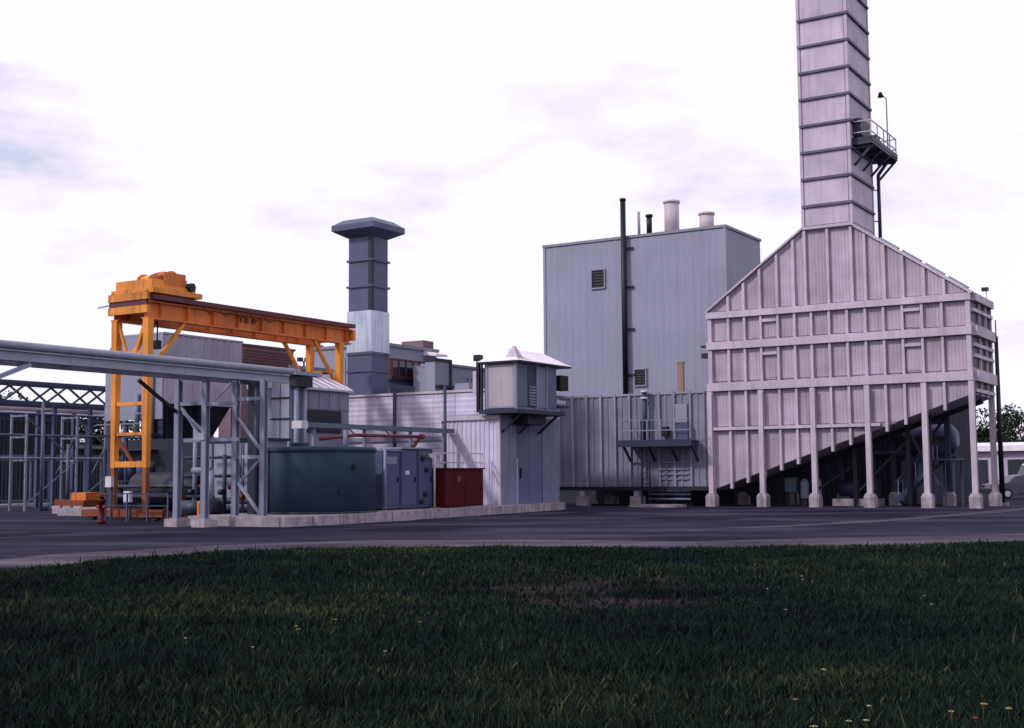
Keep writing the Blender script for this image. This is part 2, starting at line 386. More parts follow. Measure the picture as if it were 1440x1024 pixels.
# end wall facing right: horizontal beams
for z0, h, dd in ((9.45, .35, .24), (8.95, .16, .16), (7.85, .45, .26), (7.35, .16, .16), (6.85, .16, .16), (5.75, .5, .26), (5.25, .16, .15)):
    t.part('end_beam', MB().box(-12.7, -12.7+dd, V0+.06, 64.62, z0, z0+h), 'boiler_rib')
for z0, z1 in ((9.13, 9.44), (8.5, 8.93), (7.53, 7.83), (7.03, 7.33), (6.4, 6.8), (5.43, 5.73)):
    t.part('gap_shade', MB().box(-12.699, -12.685, V0+.12, 64.5, z0, z1), 'steel_dark')  # dark sheets standing in for shade in the gaps between end beams
for vv in (61.9, 63.3, 64.5):
    t.part('stiffener', MB().box(-12.7, -12.58, vv-.06, vv+.06, 5.1, 9.44), 'boiler_rib')
def h_col(mb, u, v, z0, z1, w=.26, d=.26):
    tk = .03
    mb.box(u-w/2, u+w/2, v-d/2, v-d/2+tk, z0, z1).box(u-w/2, u+w/2, v+d/2-tk, v+d/2, z0, z1).box(u-tk/2, u+tk/2, v-d/2+tk, v+d/2-tk, z0, z1)
    return mb
for vrow in (V0-.25, 64.5):
    for a in (-25.45, -22.76, -20.12, -17.48, -14.84, -12.72):
        top = min(zbot(a)+.4, 5.74) if vrow > 62 else min(5.74, 99)
        lg = t.part('leg', h_col(MB(), a, vrow, .62, top, .24, .26), 'boiler_rib' if vrow < 62 or a > -13 else 'steel_blue')  # blue steel rear legs kept dark to deepen the shade under the belly
        pl = MB().box(a-.25, a+.25, vrow-.27, vrow+.27, -.1, .5)
        pl.add([(a-.25, vrow-.27, .5), (a+.25, vrow-.27, .5), (a+.25, vrow+.27, .5), (a-.25, vrow+.27, .5), (a-.17, vrow-.19, .66), (a+.17, vrow-.19, .66), (a+.17, vrow+.19, .66), (a-.17, vrow+.19, .66)],
               [(0, 1, 5, 4), (1, 2, 6, 5), (2, 3, 7, 6), (3, 0, 4, 7), (4, 5, 6, 7)])
        t.part('plinth', pl, 'plinth', parent=lg)
for a, b in ((-25.45, -22.76), (-22.76, -20.12), (-20.12, -17.48), (-17.48, -14.84)):
    t.part('tie_beam', MB().box(a+.14, b-.14, 64.4, 64.6, min(zbot(a)-.15, 3.6)-.2, min(zbot(a)-.15, 3.6)), 'steel_dark')
for a in (-18.8, -16.2, -15.2):
    t.part('inner_post', h_col(MB(), a, 62.4, 0, zbot(a)+.2, .2, .2), 'steel_dark')
for a, b, za, zb in ((-18.8, -16.2, .6, 3.2), (-16.2, -14.84, 3.6, 1.0), (-21.4, -18.8, .4, 2.0)):
    t.part('inner_brace', MB().bar((a, 62.45, za), (b, 62.45, zb), .1), 'steel_dark')
t.part('belly_beam', MB().bar((-25.3, 63.4, zbot(-25.3)-.12), (-12.9, 63.4, zbot(-12.9)-.12), .2, .22), 'steel_dark')
for a, b in ((-22.76, -20.12), (-17.48, -14.84)):
    t.part('brace', MB().bar((a, 64.5, .8), (b, 64.5, min(zbot(b), 4.5)), .12), 'steel_blue')
t.part('roof_vent', MB().tube((-22.6, 62.6, ztop(-22.6)-.2), (-22.6, 62.6, ztop(-22.6)+.75), .13).tube((-22.6, 62.6, ztop(-22.6)+.75), (-22.6, 62.6, ztop(-22.6)+.95), .17), 'black_steel')
t.part('junction_box', MB().box(-25.95, -25.5, V0-.1, V0+.3, 7.5, 7.75).box(-26.0, -25.5, V0-.05, V0+.25, 8.05, 8.15), 'steel_dark')

# stack on the hood
t = Thing('boiler_stack', 'tall square mauve stack with ring beams rising from the boiler hood', 'chimney', (-19.2, 62.2, 13.5))
SU0, SU1, SV0, SV1 = -20.42, -18.02, 60.45, 64.05
t.part('shaft', MB().box(SU0, SU1, SV0, SV1, 13.45, 30), 'stack_paint')
zs = [13.62]+[14.66+1.34*k for k in range(12)]
for z0, z1 in zip(zs, zs[1:]):
    t.part('panel', MB().box(SU0+.12, SU1-.12, SV0-.035, SV0-.002, z0+.09, z1-.09), 'stack_paint')
    t.part('panel', MB().box(SU1+.002, SU1+.035, SV0+.12, SV1-.12, z0+.09, z1-.09), 'stack_paint')
for z in zs[1:]:
    mb = MB().box(SU0-.02, SU1+.14, SV0-.14, SV0-.002, z-.06, z+.06).box(SU1+.002, SU1+.14, SV0-.002, SV1+.02, z-.06, z+.06)
    t.part('ring_beam', mb, 'ring_shadow')
for a, b in ((SU0, SV0), (SU1, SV0), (SU1, SV1)):
    t.part('corner_angle', MB().box(a-.07, a+.07, b-.07, b+.07, 13.55, 30), 'boiler_rib')
pf = t.part('platform', MB().box(-18.0, -17.0, 60.75, 65.3, 17.5, 17.62).box(-19.6, -17.0, 64.1, 65.3, 17.505, 17.615), 'steel_blue')
for vv in (61.0, 62.4, 63.8, 65.1):
    t.part('bracket', MB().bar((-17.05, vv, 17.48), (-17.95, vv, 16.55), .1).box(-17.97, -17.05, vv-.05, vv+.05, 17.36, 17.5), 'steel_blue', parent=pf)
rl = MB()
for z in (18.1, 18.65): rl.bar((-17.05, 60.8, z), (-17.05, 65.25, z), .045).bar((-17.95, 60.8, z), (-17.05, 60.8, z), .045).bar((-19.5, 65.25, z), (-17.05, 65.25, z), .045)
t.part('rail', rl, 'pink_vent', parent=pf)
for vv in (60.8, 61.9, 63.0, 64.1, 65.25): t.part('rail_post', MB().bar((-17.05, vv, 17.6), (-17.05, vv, 18.67), .05), 'pink_vent', parent=pf)
t.part('toe_board', MB().box(-17.02, -16.98, 60.78, 65.3, 17.63, 17.85).box(-18, -17.02, 60.76, 60.8, 17.63, 17.85), 'steel_dark', parent=pf)
t.part('sampling_box', MB().box(-17.95, -17.55, 60.9, 62.6, 18.0, 18.85), 'steel_blue', parent=pf)
t.part('sampling_box', MB().box(-17.95, -17.5, 63.2, 64.0, 17.7, 18.5), 'steel_blue', parent=pf)
mp_ = t.part('lamp_mast', MB().tube((-17.2, 64.3, 17.6), (-17.2, 64.3, 20.6), .035, 8).bar((-17.2, 64.3, 20.55), (-17.35, 64.05, 20.75), .04), 'lamp_grey', parent=None)
t.part('lamp', MB().tube((-17.4, 63.98, 20.6), (-17.4, 63.98, 20.85), .15, 10, .08), 'black_steel', parent=mp_)
t.part('drain_pipe', MB().path([(-17.4, 64.8, 17.4), (-17.75, 64.35, 16.7), (-17.75, 64.35, 13.3)], .09, 10), 'steel_blue')
for z in (14.3, 15.9): t.part('pipe_clip', MB().bar((-17.75, 64.35, z), (-18.0, 64.0, z), .05), 'steel_dark')

# ------------------------------------------------------------------ ribbed duct feeding the boiler
t = Thing('ribbed_duct', 'long low grey ribbed duct on plinthed legs left of the boiler', 'duct', (-29.5, 60, 0))
D0 = 60.35
t.part('shell', MB().box(-35.1, -25.62, D0, 64.2, .98, 5.72), 'duct_grey')
us = [-35.1, -34.25, -33.4, -32.55, -31.7, -30.85, -30.0, -29.15, -28.3, -27.45, -26.55, -25.68]
for i, (a, b) in enumerate(zip(us, us[1:])):
    z1 = 5.7
    t.part('panel', sheet_front(MB(), a+.07, b-.07, D0-.03, 1.0, z1, .33, .045, .025), 'duct_grey')
for a in us[:-1]:
    t.part('stiffener', MB().box(a-.055, a+.055, D0-.16, D0-.003, .8, 5.86), 'duct_rib')
for a, b in zip(us, us[1:]):
    t.part('top_rail', MB().box(a+.06, b-.06, D0-.12, D0+.1, 5.73, 5.83), 'duct_rib')
t.part('base_channel', MB().box(-35.1, -25.62, D0-.2, D0-.162, .80, 1.0).box(-35.1, -25.62, D0-.162, D0-.004, .80, .83), 'steel_dark')
for a in (-32.85, -29.65):
    for vr in (D0-.02, 63.6):
        lg = t.part('leg', h_col(MB(), a, vr, .5, .97, .3, .3), 'duct_rib')
        t.part('plinth', MB().box(a-.3, a+.3, vr-.3, vr+.3, -.1, .49), 'plinth', parent=lg)
for z in (1.35, 1.6, 1.85, 2.2, 2.5, 2.75):
    t.part('grille_slat', MB().box(-28.2, -26.7, D0-.14, D0-.09, z, z+.07), 'steel_grey')
t.part('hatch', MB().box(-27.35, -26.7, D0-.2, D0-.1, 4.25, 5.2), 'duct_rib')

t = Thing('access_platform', 'dark steel balcony with handrails bracketed to the ribbed duct', 'platform', (-28.82, 59.6, 0))
PZ = 3.25; P0 = 59.1
t.part('deck', MB().box(-30.06, -26.03, P0, D0-.2, PZ, PZ+.06), 'steel_dark')
t.part('edge_beam', MB().box(-30.08, -26.01, P0-.05, P0-.003, PZ-.22, PZ+.12), 'steel_blue')
for a in (-29.91, -28.51, -27.27, -26.13):
    t.part('bracket', MB().bar((a, P0+.1, PZ-.05), (a, D0-.2, PZ-.95), .1).box(a-.05, a+.05, P0+.02, D0-.2, PZ-.16, PZ-.01), 'steel_blue')
for a in (-30.01, -29.23, -28.46, -27.68, -26.91, -26.08):
    t.part('rail_post', MB().bar((a, P0, PZ+.06), (a, P0, PZ+1.15), .05), 'steel_grey')
for z in (PZ+.6, PZ+1.13):
    t.part('rail', MB().bar((-30.01, P0, z), (-26.08, P0, z), .045).bar((-30.01, P0, z), (-30.01, D0-.25, z), .045), 'steel_grey')
t.part('ladder', MB().bar((-28.90, P0+.25, .05), (-28.90, P0+.25, PZ+1.2), .06).bar((-28.46, P0+.25, .05), (-28.46, P0+.25, PZ+1.2), .06), 'steel_dark')
for k in range(12): t.part('rung', MB().bar((-28.90, P0+.25, .3+k*.28), (-28.46, P0+.25, .3+k*.28), .03), 'steel_dark')
t.part('valve_box', MB().box(-27.17, -26.55, D0-.5, D0-.2, PZ+.1, PZ+.95), 'cabinet_blue')
t.part('valve_box', MB().box(-28.10, -27.68, D0-.45, D0-.2, PZ+.3, PZ+.8), 'steel_dark')

t = Thing('vent_pipe', 'dark upright pipe with pale joints on the ribbed duct above the balcony', 'pipe', (-28.98, 59.95, 3.3))
t.part('pipe', MB().tube((-28.98, 59.95, 3.3), (-28.98, 59.95, 5.9), .12), 'steel_blue')
for z in (5.5, 5.85): t.part('flange', MB().tube((-28.98, 59.95, z), (-28.98, 59.95, z+.1), .19), 'white_paint')
t = Thing('yellow_post', 'faded yellow steel post standing up behind the ribbed duct', 'post', (-27.99, 62.4, 5.72))
t.part('post', MB().box(-28.16, -27.83, 62.3, 62.5, 5.73, 7.5), 'post_tan'); t.part('cap', MB().box(-28.22, -27.77, 62.28, 62.52, 7.5, 7.56), 'post_tan')
t = Thing('step_slab', 'low pale concrete step slab on the road below the balcony', 'slab', (-27.48, 58.9, 0))
t.part('slab', MB().box(-29.03, -26.44, 58.2, 59.3, -.1, .12), 'concrete'); t.part('nosing', MB().box(-29.06, -26.41, 58.1, 58.196, -.1, .09), 'plinth')
t = Thing('dark_backing_wall', 'low dark wall added to deepen the shade beneath the ribbed duct', 'wall', (-31, 65, 0))  # added wall, coloured dark to deepen the shade under the duct
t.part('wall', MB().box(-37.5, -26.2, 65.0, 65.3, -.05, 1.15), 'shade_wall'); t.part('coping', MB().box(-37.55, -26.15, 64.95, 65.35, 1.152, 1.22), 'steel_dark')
# pipework in the shade under the duct
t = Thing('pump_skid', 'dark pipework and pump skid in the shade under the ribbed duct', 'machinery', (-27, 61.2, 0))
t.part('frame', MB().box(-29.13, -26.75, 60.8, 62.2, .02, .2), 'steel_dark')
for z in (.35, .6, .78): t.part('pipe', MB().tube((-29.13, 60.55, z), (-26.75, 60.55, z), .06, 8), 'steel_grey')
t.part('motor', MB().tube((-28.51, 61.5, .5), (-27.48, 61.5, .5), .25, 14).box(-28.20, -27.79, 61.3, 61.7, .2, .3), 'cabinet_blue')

# ------------------------------------------------------------------ tall grey boiler house
t = Thing('boiler_house', 'tall windowless grey metal clad building behind the ribbed duct', 'building', (-34.5, 73, 0))
B0, BU0, BU1, BZ, B1 = 70.0, -40.76, -28.4, 16.1, 75.7
t.part('core', MB().box(BU0+.03, BU1-.03, B0+.03, B1, 0, BZ-.02), 'grey_trim')
nn = 12; wd = (BU1-BU0)/nn
for i in range(nn):
    for z0, z1 in ((0, BZ-.03),):
        t.part('cladding_sheet', sheet_front(MB(), BU0+i*wd+.002, BU0+(i+1)*wd-.002, B0, z0, z1, .515, .007, .02), 'grey_cladding')
for i in range(6):
    a = B0+.0+i*(B1-B0)/6
    for z0, z1 in ((0, BZ-.03),):
        t.part('cladding_sheet', sheet_side(MB(), a+.006, a+(B1-B0)/6-.006, BU1, z0, z1, .475, .007, .02), 'grey_cladding')
t.part('corner_trim', MB().box(BU1-.12, BU1+.05, B0-.05, B0+.12, 0, BZ), 'grey_cladding')
t.part('corner_trim', MB().box(BU0-.05, BU0+.12, B0-.05, B0+.12, 0, BZ), 'grey_cladding')
t.part('parapet_cap', MB().box(BU0-.08, BU1+.08, B0-.08, B0+.14, BZ, BZ+.16), 'grey_trim')
t.part('parapet_cap', MB().box(BU1-.14, BU1+.08, B0+.145, B1+.05, BZ, BZ+.155), 'grey_trim')
t.part('roof', MB().box(BU0, BU1-.15, B0+.15, B1, BZ-.02, BZ+.08), 'roof_grey')
for (a, b, z0, z1) in ((-37.28, -36.42, 13.2, 14.3), (-34.42, -33.7, 7.0, 7.95)):
    fr = MB().box(a-.07, b+.07, B0-.12, B0-.03, z0-.07, z0).box(a-.07, b+.07, B0-.12, B0-.03, z1, z1+.07).box(a-.07, a, B0-.12, B0-.03, z0, z1).box(b, b+.07, B0-.12, B0-.03, z0, z1)
    lv = t.part('louvre', MB().box(a, b, B0-.05, B0-.024, z0, z1), 'black_steel')
    t.part('frame', fr, 'grey_cladding', parent=lv)
    n_ = 6; hgt = (z1-z0)/n_
    for q in range(n_):
        t.part('slat', MB().prism_u([(B0-.10, z0+q*hgt), (B0-.065, z0+q*hgt+hgt*.35), (B0-.055, z0+q*hgt+hgt*.35), (B0-.09, z0+q*hgt)], a+.01, b-.01), 'black_steel', parent=lv)
t.part('wall_box', MB().box(-29.6, -29.2, B0-.25, B0-.03, 7.4, 8.2), 'steel_grey')
t.part('wall_duct', MB().box(-28.9, -28.6, B0-.35, B0-.03, 8.8, 10.0), 'grey_cladding')

t = Thing('flue_pipe', 'tall thin black flue pipe up the front of the grey building', 'pipe', (-34.95, 69.75, 5))
t.part('pipe', MB().tube((-34.95, 69.72, 5.0), (-34.95, 69.72, 18.5), .17, 14), 'black_steel')
t.part('rim', MB().tube((-34.95, 69.72, 18.42), (-34.95, 69.72, 18.55), .2, 14), 'black_steel')
for z in (7.6, 10.4, 13.0, 15.4): t.part('bracket', MB().box(-35.1, -34.4, 69.85, 69.96, z, z+.12).bar((-34.95, 69.7, z+.06), (-34.5, 69.9, z+.06), .06), 'steel_dark')
def roof_pipe(name, label, u, v, z0, z1, r, mat, rim=True):
    t = Thing(name, label, 'vent', (u, v, z0))
    t.part('pipe', MB().tube((u, v, z0), (u, v, z1), r, 18), mat)
    if rim: t.part('rim', MB().tube((u, v, z1-.12), (u, v, z1+.02), r+.06, 18), mat)
    t.part('flashing', MB().tube((u, v, z0-.02), (u, v, z0+.12), r+.14, 18, r+.04), 'grey_trim')
roof_pipe('roof_vent', 'wide pale pink vent pipe, tallest on the grey building roof', -32.4, 71.3, BZ+.08, 18.35, .46, 'pink_vent')
roof_pipe('roof_vent', 'short squat pale vent pipe near the right roof corner of the grey building', -30.1, 71.3, BZ+.08, 17.35, .44, 'pink_vent')
roof_pipe('roof_vent', 'thin pale pink pipe on the roof beside the black flue pipe', -34.3, 70.6, BZ+.08, 17.8, .09, 'pink_vent', False)
roof_pipe('roof_vent', 'short black vent pipe on the grey building roof', -33.55, 70.5, BZ+.08, 17.5, .17, 'black_steel')

# ------------------------------------------------------------------ grey tower block, filter cabin
t = Thing('metal_clad_block', 'low grey metal clad block with recessed door under the hip-roofed cabin', 'building', (-32, 51, 0))
K0, KU, K1 = 48.2, -30.5, 53.6
t.part('core', MB().box(-33.6, KU-.02, K0+.02, K1, .3, 4.25), 'grey_trim')
n_ = 6; wd = (KU+33.4)/n_
for i in range(n_):
    t.part('cladding_sheet', sheet_front(MB(), -33.4+i*wd+.005, -33.4+(i+1)*wd-.005, K0, .34, 4.12, .24, .03), 'pale_cladding')
for (a, b, mt) in ((48.25, 49.0, 'block_grey'), (49.05, 49.62, 'block_grey'), (52.0, 52.75, 'block_grey'), (52.8, 53.55, 'block_grey')):
    t.part('cladding_sheet', sheet_side(MB(), a, b, KU+.03, .34, 4.3, .25, .03), mt)
t.part('door_panel', MB().box(KU-.01, KU+.012, 49.66, 50.8, .34, 3.95), 'door_grey')
t.part('door_panel', MB().box(KU-.01, KU+.012, 50.83, 51.96, .34, 3.95), 'door_grey')
t.part('lintel', MB().box(KU-.01, KU+.07, 49.64, 51.98, 3.97, 4.3), 'block_grey')
d = t.part('handle', MB().box(KU+.015, KU+.07, 49.95, 50.05, 1.5, 1.95), 'black_steel')
t.part('hinge_post', MB().box(KU+.01, KU+.09, 49.62, 49.68, .36, 2.4), 'pale_trim')
t.part('eaves_trim', MB().box(-33.7, KU+.1, K0-.12, K0+.05, 4.13, 4.32), 'pale_trim')
t.part('corner_trim', MB().box(KU-.1, KU+.09, K0-.06, K0+.045, .3, 4.12), 'pale_trim')
t.part('roof', MB().box(-33.7, KU+.06, K0+.06, K1+.05, 4.26, 4.4), 'roof_grey')
t.part('plinth', MB().box(-33.5, KU+.25, K0-.1, K1+.15, .0, .335), 'concrete')

t = Thing('filter_cabin', 'raised grey cabin with pale hip roof and louvred side above the block', 'cabin', (-30.4, 49.7, 4.4))
C0, C1, CU0, CU1, CZ0, CZ1 = 47.9, 51.5, -31.05, -29.38, 4.55, 6.62
t.part('body', MB().box(CU0, CU1-.03, C0+.03, C1, CZ0, CZ1), 'block_grey')
t.part('end_panel', MB().box(CU0+.22, CU1-.16, C0-.03, C0+.027, CZ0+.14, CZ1-.1), 'cream_panel')
t.part('end_frame', MB().box(CU0+.1, CU1-.03, C0-.06, C0-.032, CZ0+.05, CZ0+.14).box(CU0+.1, CU0+.22, C0-.06, C0+.02, CZ0+.14, CZ1-.02).box(CU1-.15, CU1-.03, C0-.06, C0+.02, CZ0+.14, CZ1-.02), 'duct_rib')
t.part('corner_post', MB().box(CU1-.03, CU1+.05, C0-.08, C0+.06, CZ0, CZ1), 'steel_grey')
for (a, b, mt) in ((48.0, 48.85, 'teal_grey'), (48.9, 49.6, 'steel_blue'), (49.65, 50.5, 'block_grey'), (50.55, 51.45, 'door_grey')):
    t.part('side_panel', MB().box(CU1-.028, CU1+.015, a, b, CZ0+.12, CZ1-.12), mt)
for q in range(7): t.part('louvre_slat', MB().box(CU1+.017, CU1+.06, 48.95, 49.55, CZ0+.2+q*.13, CZ0+.27+q*.13), 'steel_grey')
for vv in (49.62, 50.52): t.part('post', MB().box(CU1+.016, CU1+.07, vv-.04, vv+.04, CZ0+.05, CZ1-.02), 'duct_rib')
t.part('base_beam', MB().box(CU0-.2, CU1+.1, C0-.15, C0+.0, CZ0-.18, CZ0-.003).box(CU1-.05, CU1+.1, C0+.003, C1+.6, CZ0-.18, CZ0-.003), 'steel_blue')
t.part('floor_frame', MB().box(CU0, CU1-.06, C0+.02, C1+.55, CZ0-.2, CZ0-.01), 'steel_dark')
E0, E1, EU0, EU1 = C0-.25, C1+.95, CU0-.25, CU1+.3
rid = (CU0+CU1)/2
rz = 7.3
roof = MB().add([(EU0, E0, 6.68), (EU1, E0, 6.68), (EU1, E1, 6.68), (EU0, E1, 6.68), (rid, E0+.7, rz), (rid, E1-.75, rz)],
                [(0, 1, 4), (1, 2, 5, 4), (2, 3, 5), (3, 0, 4, 5), (0, 3, 2, 1)])
rf = t.part('roof', roof, 'roof_pale')
t.part('fascia', MB().box(EU0+.02, EU1-.02, E0+.02, E1-.02, 6.6, 6.675), 'steel_dark', parent=rf)
for q in range(7):
    vv = E0+.95+q*.5
    t.part('standing_seam', MB().bar((EU1-.03, vv, 6.70), (rid+.06, vv, rz-.005), .035, .035), 'roof_pale', parent=rf)
t.part('vent_cowl', MB().add([(-30.0, E0+.1, 6.66), (-29.2, E0+.1, 6.66), (-29.2, E0+.8, 6.66), (-30.0, E0+.8, 6.66), (-29.62, E0+.4, 7.35), (-29.55, E0+.4, 7.35), (-29.55, E0+.5, 7.35), (-29.62, E0+.5, 7.35)],
       [(0, 1, 5, 4), (1, 2, 6, 5), (2, 3, 7, 6), (3, 0, 4, 7), (4, 5, 6, 7), (3, 2, 1, 0)]), 'stack_paint', parent=rf)
# dark pipe frame at the left end
t.part('pipe_frame', MB().bar((CU0-.28, C0-.05, CZ0-.1), (CU0-.28, C0-.05, 6.85), .14).bar((CU0-.06, C0-.1, CZ0-.1), (CU0-.06, C0-.1, 6.6), .08), 'black_steel')
t.part('fan_box', MB().box(CU0-.45, CU0-.12, C0-.2, C0+.1, 6.75, 7.02), 'black_steel')
t.part('side_box', MB().box(CU0-.55, CU0-.36, C0-.1, C0+.2, 5.3, 6.3), 'stack_paint')
t.part('cooler', MB().box(CU1-.3, CU1+.12, C1+.15, C1+.9, 5.55, 6.25), 'dark_green')
t.part('balcony', MB().box(CU1-.5, CU1+.1, C1+.05, C1+1.0, 4.75, 4.85).box(CU1+.05, CU1+.1, C1+.05, C1+1.0, 5.15, 5.2), 'steel_blue')
for q in range(3): t.part('valve', MB().tube((CU1-.1, C1+.25+q*.28, 4.86), (CU1-.1, C1+.25+q*.28, 5.1), .09, 10), 'white_paint')
t.part('cable_box', MB().box(-30.4, CU1-.25, 49.3, 50.9, CZ0-.62, CZ0-.205), 'steel_dark')
for vv in (48.4, 49.9, 51.6): t.part('bracket', MB().bar((CU1, vv, CZ0-.15), (KU+.05, vv, CZ0-1.0), .09), 'steel_blue')

# ------------------------------------------------------------------ pale turbine enclosure and the things round it
t = Thing('turbine_enclosure', 'long pale lilac enclosure with horizontal ribbed cladding behind the round tank', 'building', (-37.5, 52, 0))
T0, TU0, TU1 = 49.4, -40.9, -33.65
t.part('core', MB().box(TU0+.02, TU1, T0+.03, 56, .3, 5.5), 'grey_trim')
t.part('upper_core', MB().box(TU1+.01, -31.2, T0+.03, 53.5, 4.42, 5.5), 'grey_trim')
n_ = 6; wd = (TU1-TU0)/n_
for i in range(n_):
    for z0, z1 in ((.34, 2.9), (2.92, 5.48)):
        t.part('cladding_sheet', sheet_front_h(MB(), TU0+i*wd+.006, TU0+(i+1)*wd-.006, T0, z0, z1, .26, .009), 'pale_cladding')
for i in range(2): t.part('cladding_sheet', sheet_front_h(MB(), TU1+.02+i*1.21, TU1+1.22+i*1.21, T0, 4.44, 5.48, .26, .009), 'pale_cladding')
t.part('parapet_cap', MB().box(TU0-.05, -31.15, T0-.08, T0+.15, 5.51, 5.62), 'pale_trim')
t.part('roof', MB().box(TU0, -31.25, T0+.16, 56, 5.51, 5.57), 'roof_grey')
t.part('downpipe', MB().tube((-37.1, T0-.1, .5), (-37.1, T0-.1, 5.7), .08, 10), 'steel_blue')
t.part('skirting', MB().box(TU0, TU1, T0-.12, T0-.035, 3.3, 3.5), 'steel_grey')
t.part('roof_box', MB().box(-38.4, -37.7, T0+1.3, T0+2.4, 5.58, 6.1), 'steel_blue')
t.part('roof_box', MB().box(-34.2, -33.4, T0+.8, T0+1.8, 5.58, 6.0), 'grey_cladding')

t = Thing('cable_tray', 'long teal grey cable tray running above the round tank and cabinets', 'cable tray', (-33, 43, 0))
t.part('tray', MB().box(-33.2, -32.8, 38.0, 48.1, 3.56, 3.6).box(-32.83, -32.8, 38, 48.1, 3.602, 3.75).box(-33.2, -33.17, 38, 48.1, 3.602, 3.75), 'teal_grey')
for vv in (38.6, 41.8, 45.0, 47.6): t.part('support', MB().box(-33.06, -32.94, vv-.06, vv+.06, .32, 3.555), 'steel_grey')
t.part('tray_end', MB().box(-33.25, -32.75, 37.6, 37.98, 3.5, 3.8), 'white_paint')
t = Thing('red_fire_pipe', 'thin dull red pipe with a slanting end above the blue cabinets', 'pipe', (-32.6, 43, 0))
t.part('pipe', MB().path([(-32.5, 38.4, 3.1), (-32.5, 40.6, 3.3), (-32.5, 45.1, 3.33), (-32.5, 44.3, 2.72)], .075, 10), 'red_pipe')
for vv in (40.6, 43.0): t.part('hanger', MB().bar((-32.5, vv, 3.3), (-32.9, vv, 3.6), .04), 'steel_dark')
t.part('flange', MB().tube((-32.5, 45.05, 3.33), (-32.5, 45.2, 3.33), .13, 10), 'red_pipe')

# round tank
t = Thing('round_tank', 'low round dark blue grey storage tank on the concrete kerb', 'tank', (-31.05, 36.65, 0))
tc_ = (-31.05, 36.65, .32)
RT_ = 2.07
t.part('shell', MB().lathe(tc_, [(RT_, .03), (RT_, 2.36), (RT_-.02, 2.38), (.4, 2.46), (0.05, 2.47)], 64), 'tank_blue')
t.part('top_ring', MB().lathe((tc_[0], tc_[1], tc_[2]+2.22), [(RT_+.004, 0), (RT_+.05, .01), (RT_+.05, .12), (RT_+.004, .13)], 64), 'tank_blue')
t.part('base_ring', MB().lathe(tc_, [(RT_+.06, .0), (RT_+.06, .07), (RT_+.003, .075)], 64), 'steel_dark')
an = math.radians(-20); c_, s_ = math.cos(an), math.sin(an)
for an, z in ((-14, 2.0), (-28, 1.1)):
    c_, s_ = math.cos(math.radians(an)), math.sin(math.radians(an))
    t.part('nozzle', MB().tube((tc_[0]+c_*RT_, tc_[1]+s_*RT_, z), (tc_[0]+c_*(RT_+.12), tc_[1]+s_*(RT_+.12), z), .09, 10), 'steel_dark')
t.part('roof_hatch', MB().tube((-31.6, 36.2, 2.74), (-31.6, 36.2, 2.9), .35, 16), 'tank_blue')
t.part('roof_pipe', MB().tube((-31.0, 38.1, 2.6), (-31.0, 38.1, 3.4), .08, 8), 'steel_grey')

# blue grey cabinets
for i, (va, vb, zt, lab) in enumerate(((39.75, 40.85, 2.62, 'blue grey electrical cabinet next to the round tank'), (40.9, 42.0, 2.72, 'blue grey electrical cabinet, middle of three between tank and red box'), (42.05, 43.1, 2.72, 'blue grey cabinet with dark instruments, nearest the red box'))):
    t = Thing('electrical_cabinet', lab, 'cabinet', (-31, (va+vb)/2, .32), 'blue cabinets on the kerb')
    t.part('body', MB().box(-31.5, -30.5, va, vb, .38, zt), 'cabinet_blue')
    dr = t.part('door', MB().box(-30.498, -30.465, va+.05, vb-.05, .5, zt-.08), 'cabinet_blue')
    t.part('handle', MB().box(-30.463, -30.42, vb-.2, vb-.15, 1.4, 1.6), 'black_steel', parent=dr)
    t.part('top_cap', MB().box(-31.55, -30.42, va-.02, vb+.02, zt+.002, zt+.06), 'steel_grey')
    t.part('base', MB().box(-31.45, -30.55, va+.03, vb-.03, .3, .378), 'steel_dark')
    if i == 2:
        for (a, z) in ((.3, 2.35), (.55, 1.9), (.45, .9), (.2, .6)): t.part('gauge', MB().tube((-30.46, va+a, z), (-30.34, va+a, z), .1, 12), 'steel_dark')
        t.part('pipe', MB().tube((-30.36, vb-.05, .35), (-30.36, vb-.05, 2.6), .05, 8), 'pale_trim')
        t.part('lamp', MB().tube((-30.46, va+.75, 2.45), (-30.3, va+.75, 2.45), .09, 10), 'white_paint')
    elif i == 0:
        t.part('vent_grille', MB().box(-30.463, -30.44, va+.2, vb-.25, 2.1, 2.4), 'steel_grey')
        t.part('standpipe', MB().tube((-30.3, va-.1, .33), (-30.3, va-.1, 2.7), .06, 10), 'steel_grey')
    else:
        t.part('label_plate', MB().box(-30.463, -30.45, va+.3, va+.55, 1.7, 1.85), 'white_paint')
t = Thing('red_cabinet', 'dark red fire equipment cabinet with two doors on the kerb', 'cabinet', (-30.3, 44.6, .32))
t.part('body', MB().box(-30.9, -29.97, 43.15, 46.1, .36, 1.9), 'red_paint')
for a, b in ((43.2, 44.6), (44.64, 46.05)):
    dr = t.part('door', MB().box(-29.968, -29.94, a, b, .44, 1.82), 'red_paint')
    t.part('handle', MB().box(-29.938, -29.91, b-.16, b-.12, 1.0, 1.25), 'black_steel', parent=dr)
t.part('sign_plate', MB().tube((-29.938, 44.2, 1.5), (-29.93, 44.2, 1.5), .13, 14), 'rust')
t.part('top', MB().box(-30.95, -29.9, 43.1, 46.15, 1.902, 1.96), 'red_paint')
t = Thing('handrail', 'thin pale handrail behind the dark red cabinet', 'handrail', (-30.95, 45, .3))
for z in (2.2, 2.6): t.part('rail', MB().bar((-31.1, 43.4, z), (-31.1, 47.8, z), .05), 'pink_vent')
for vv in (43.4, 44.6, 46.2, 47.8): t.part('post', MB().bar((-31.1, vv, .32), (-31.1, vv, 2.62), .05), 'pink_vent')
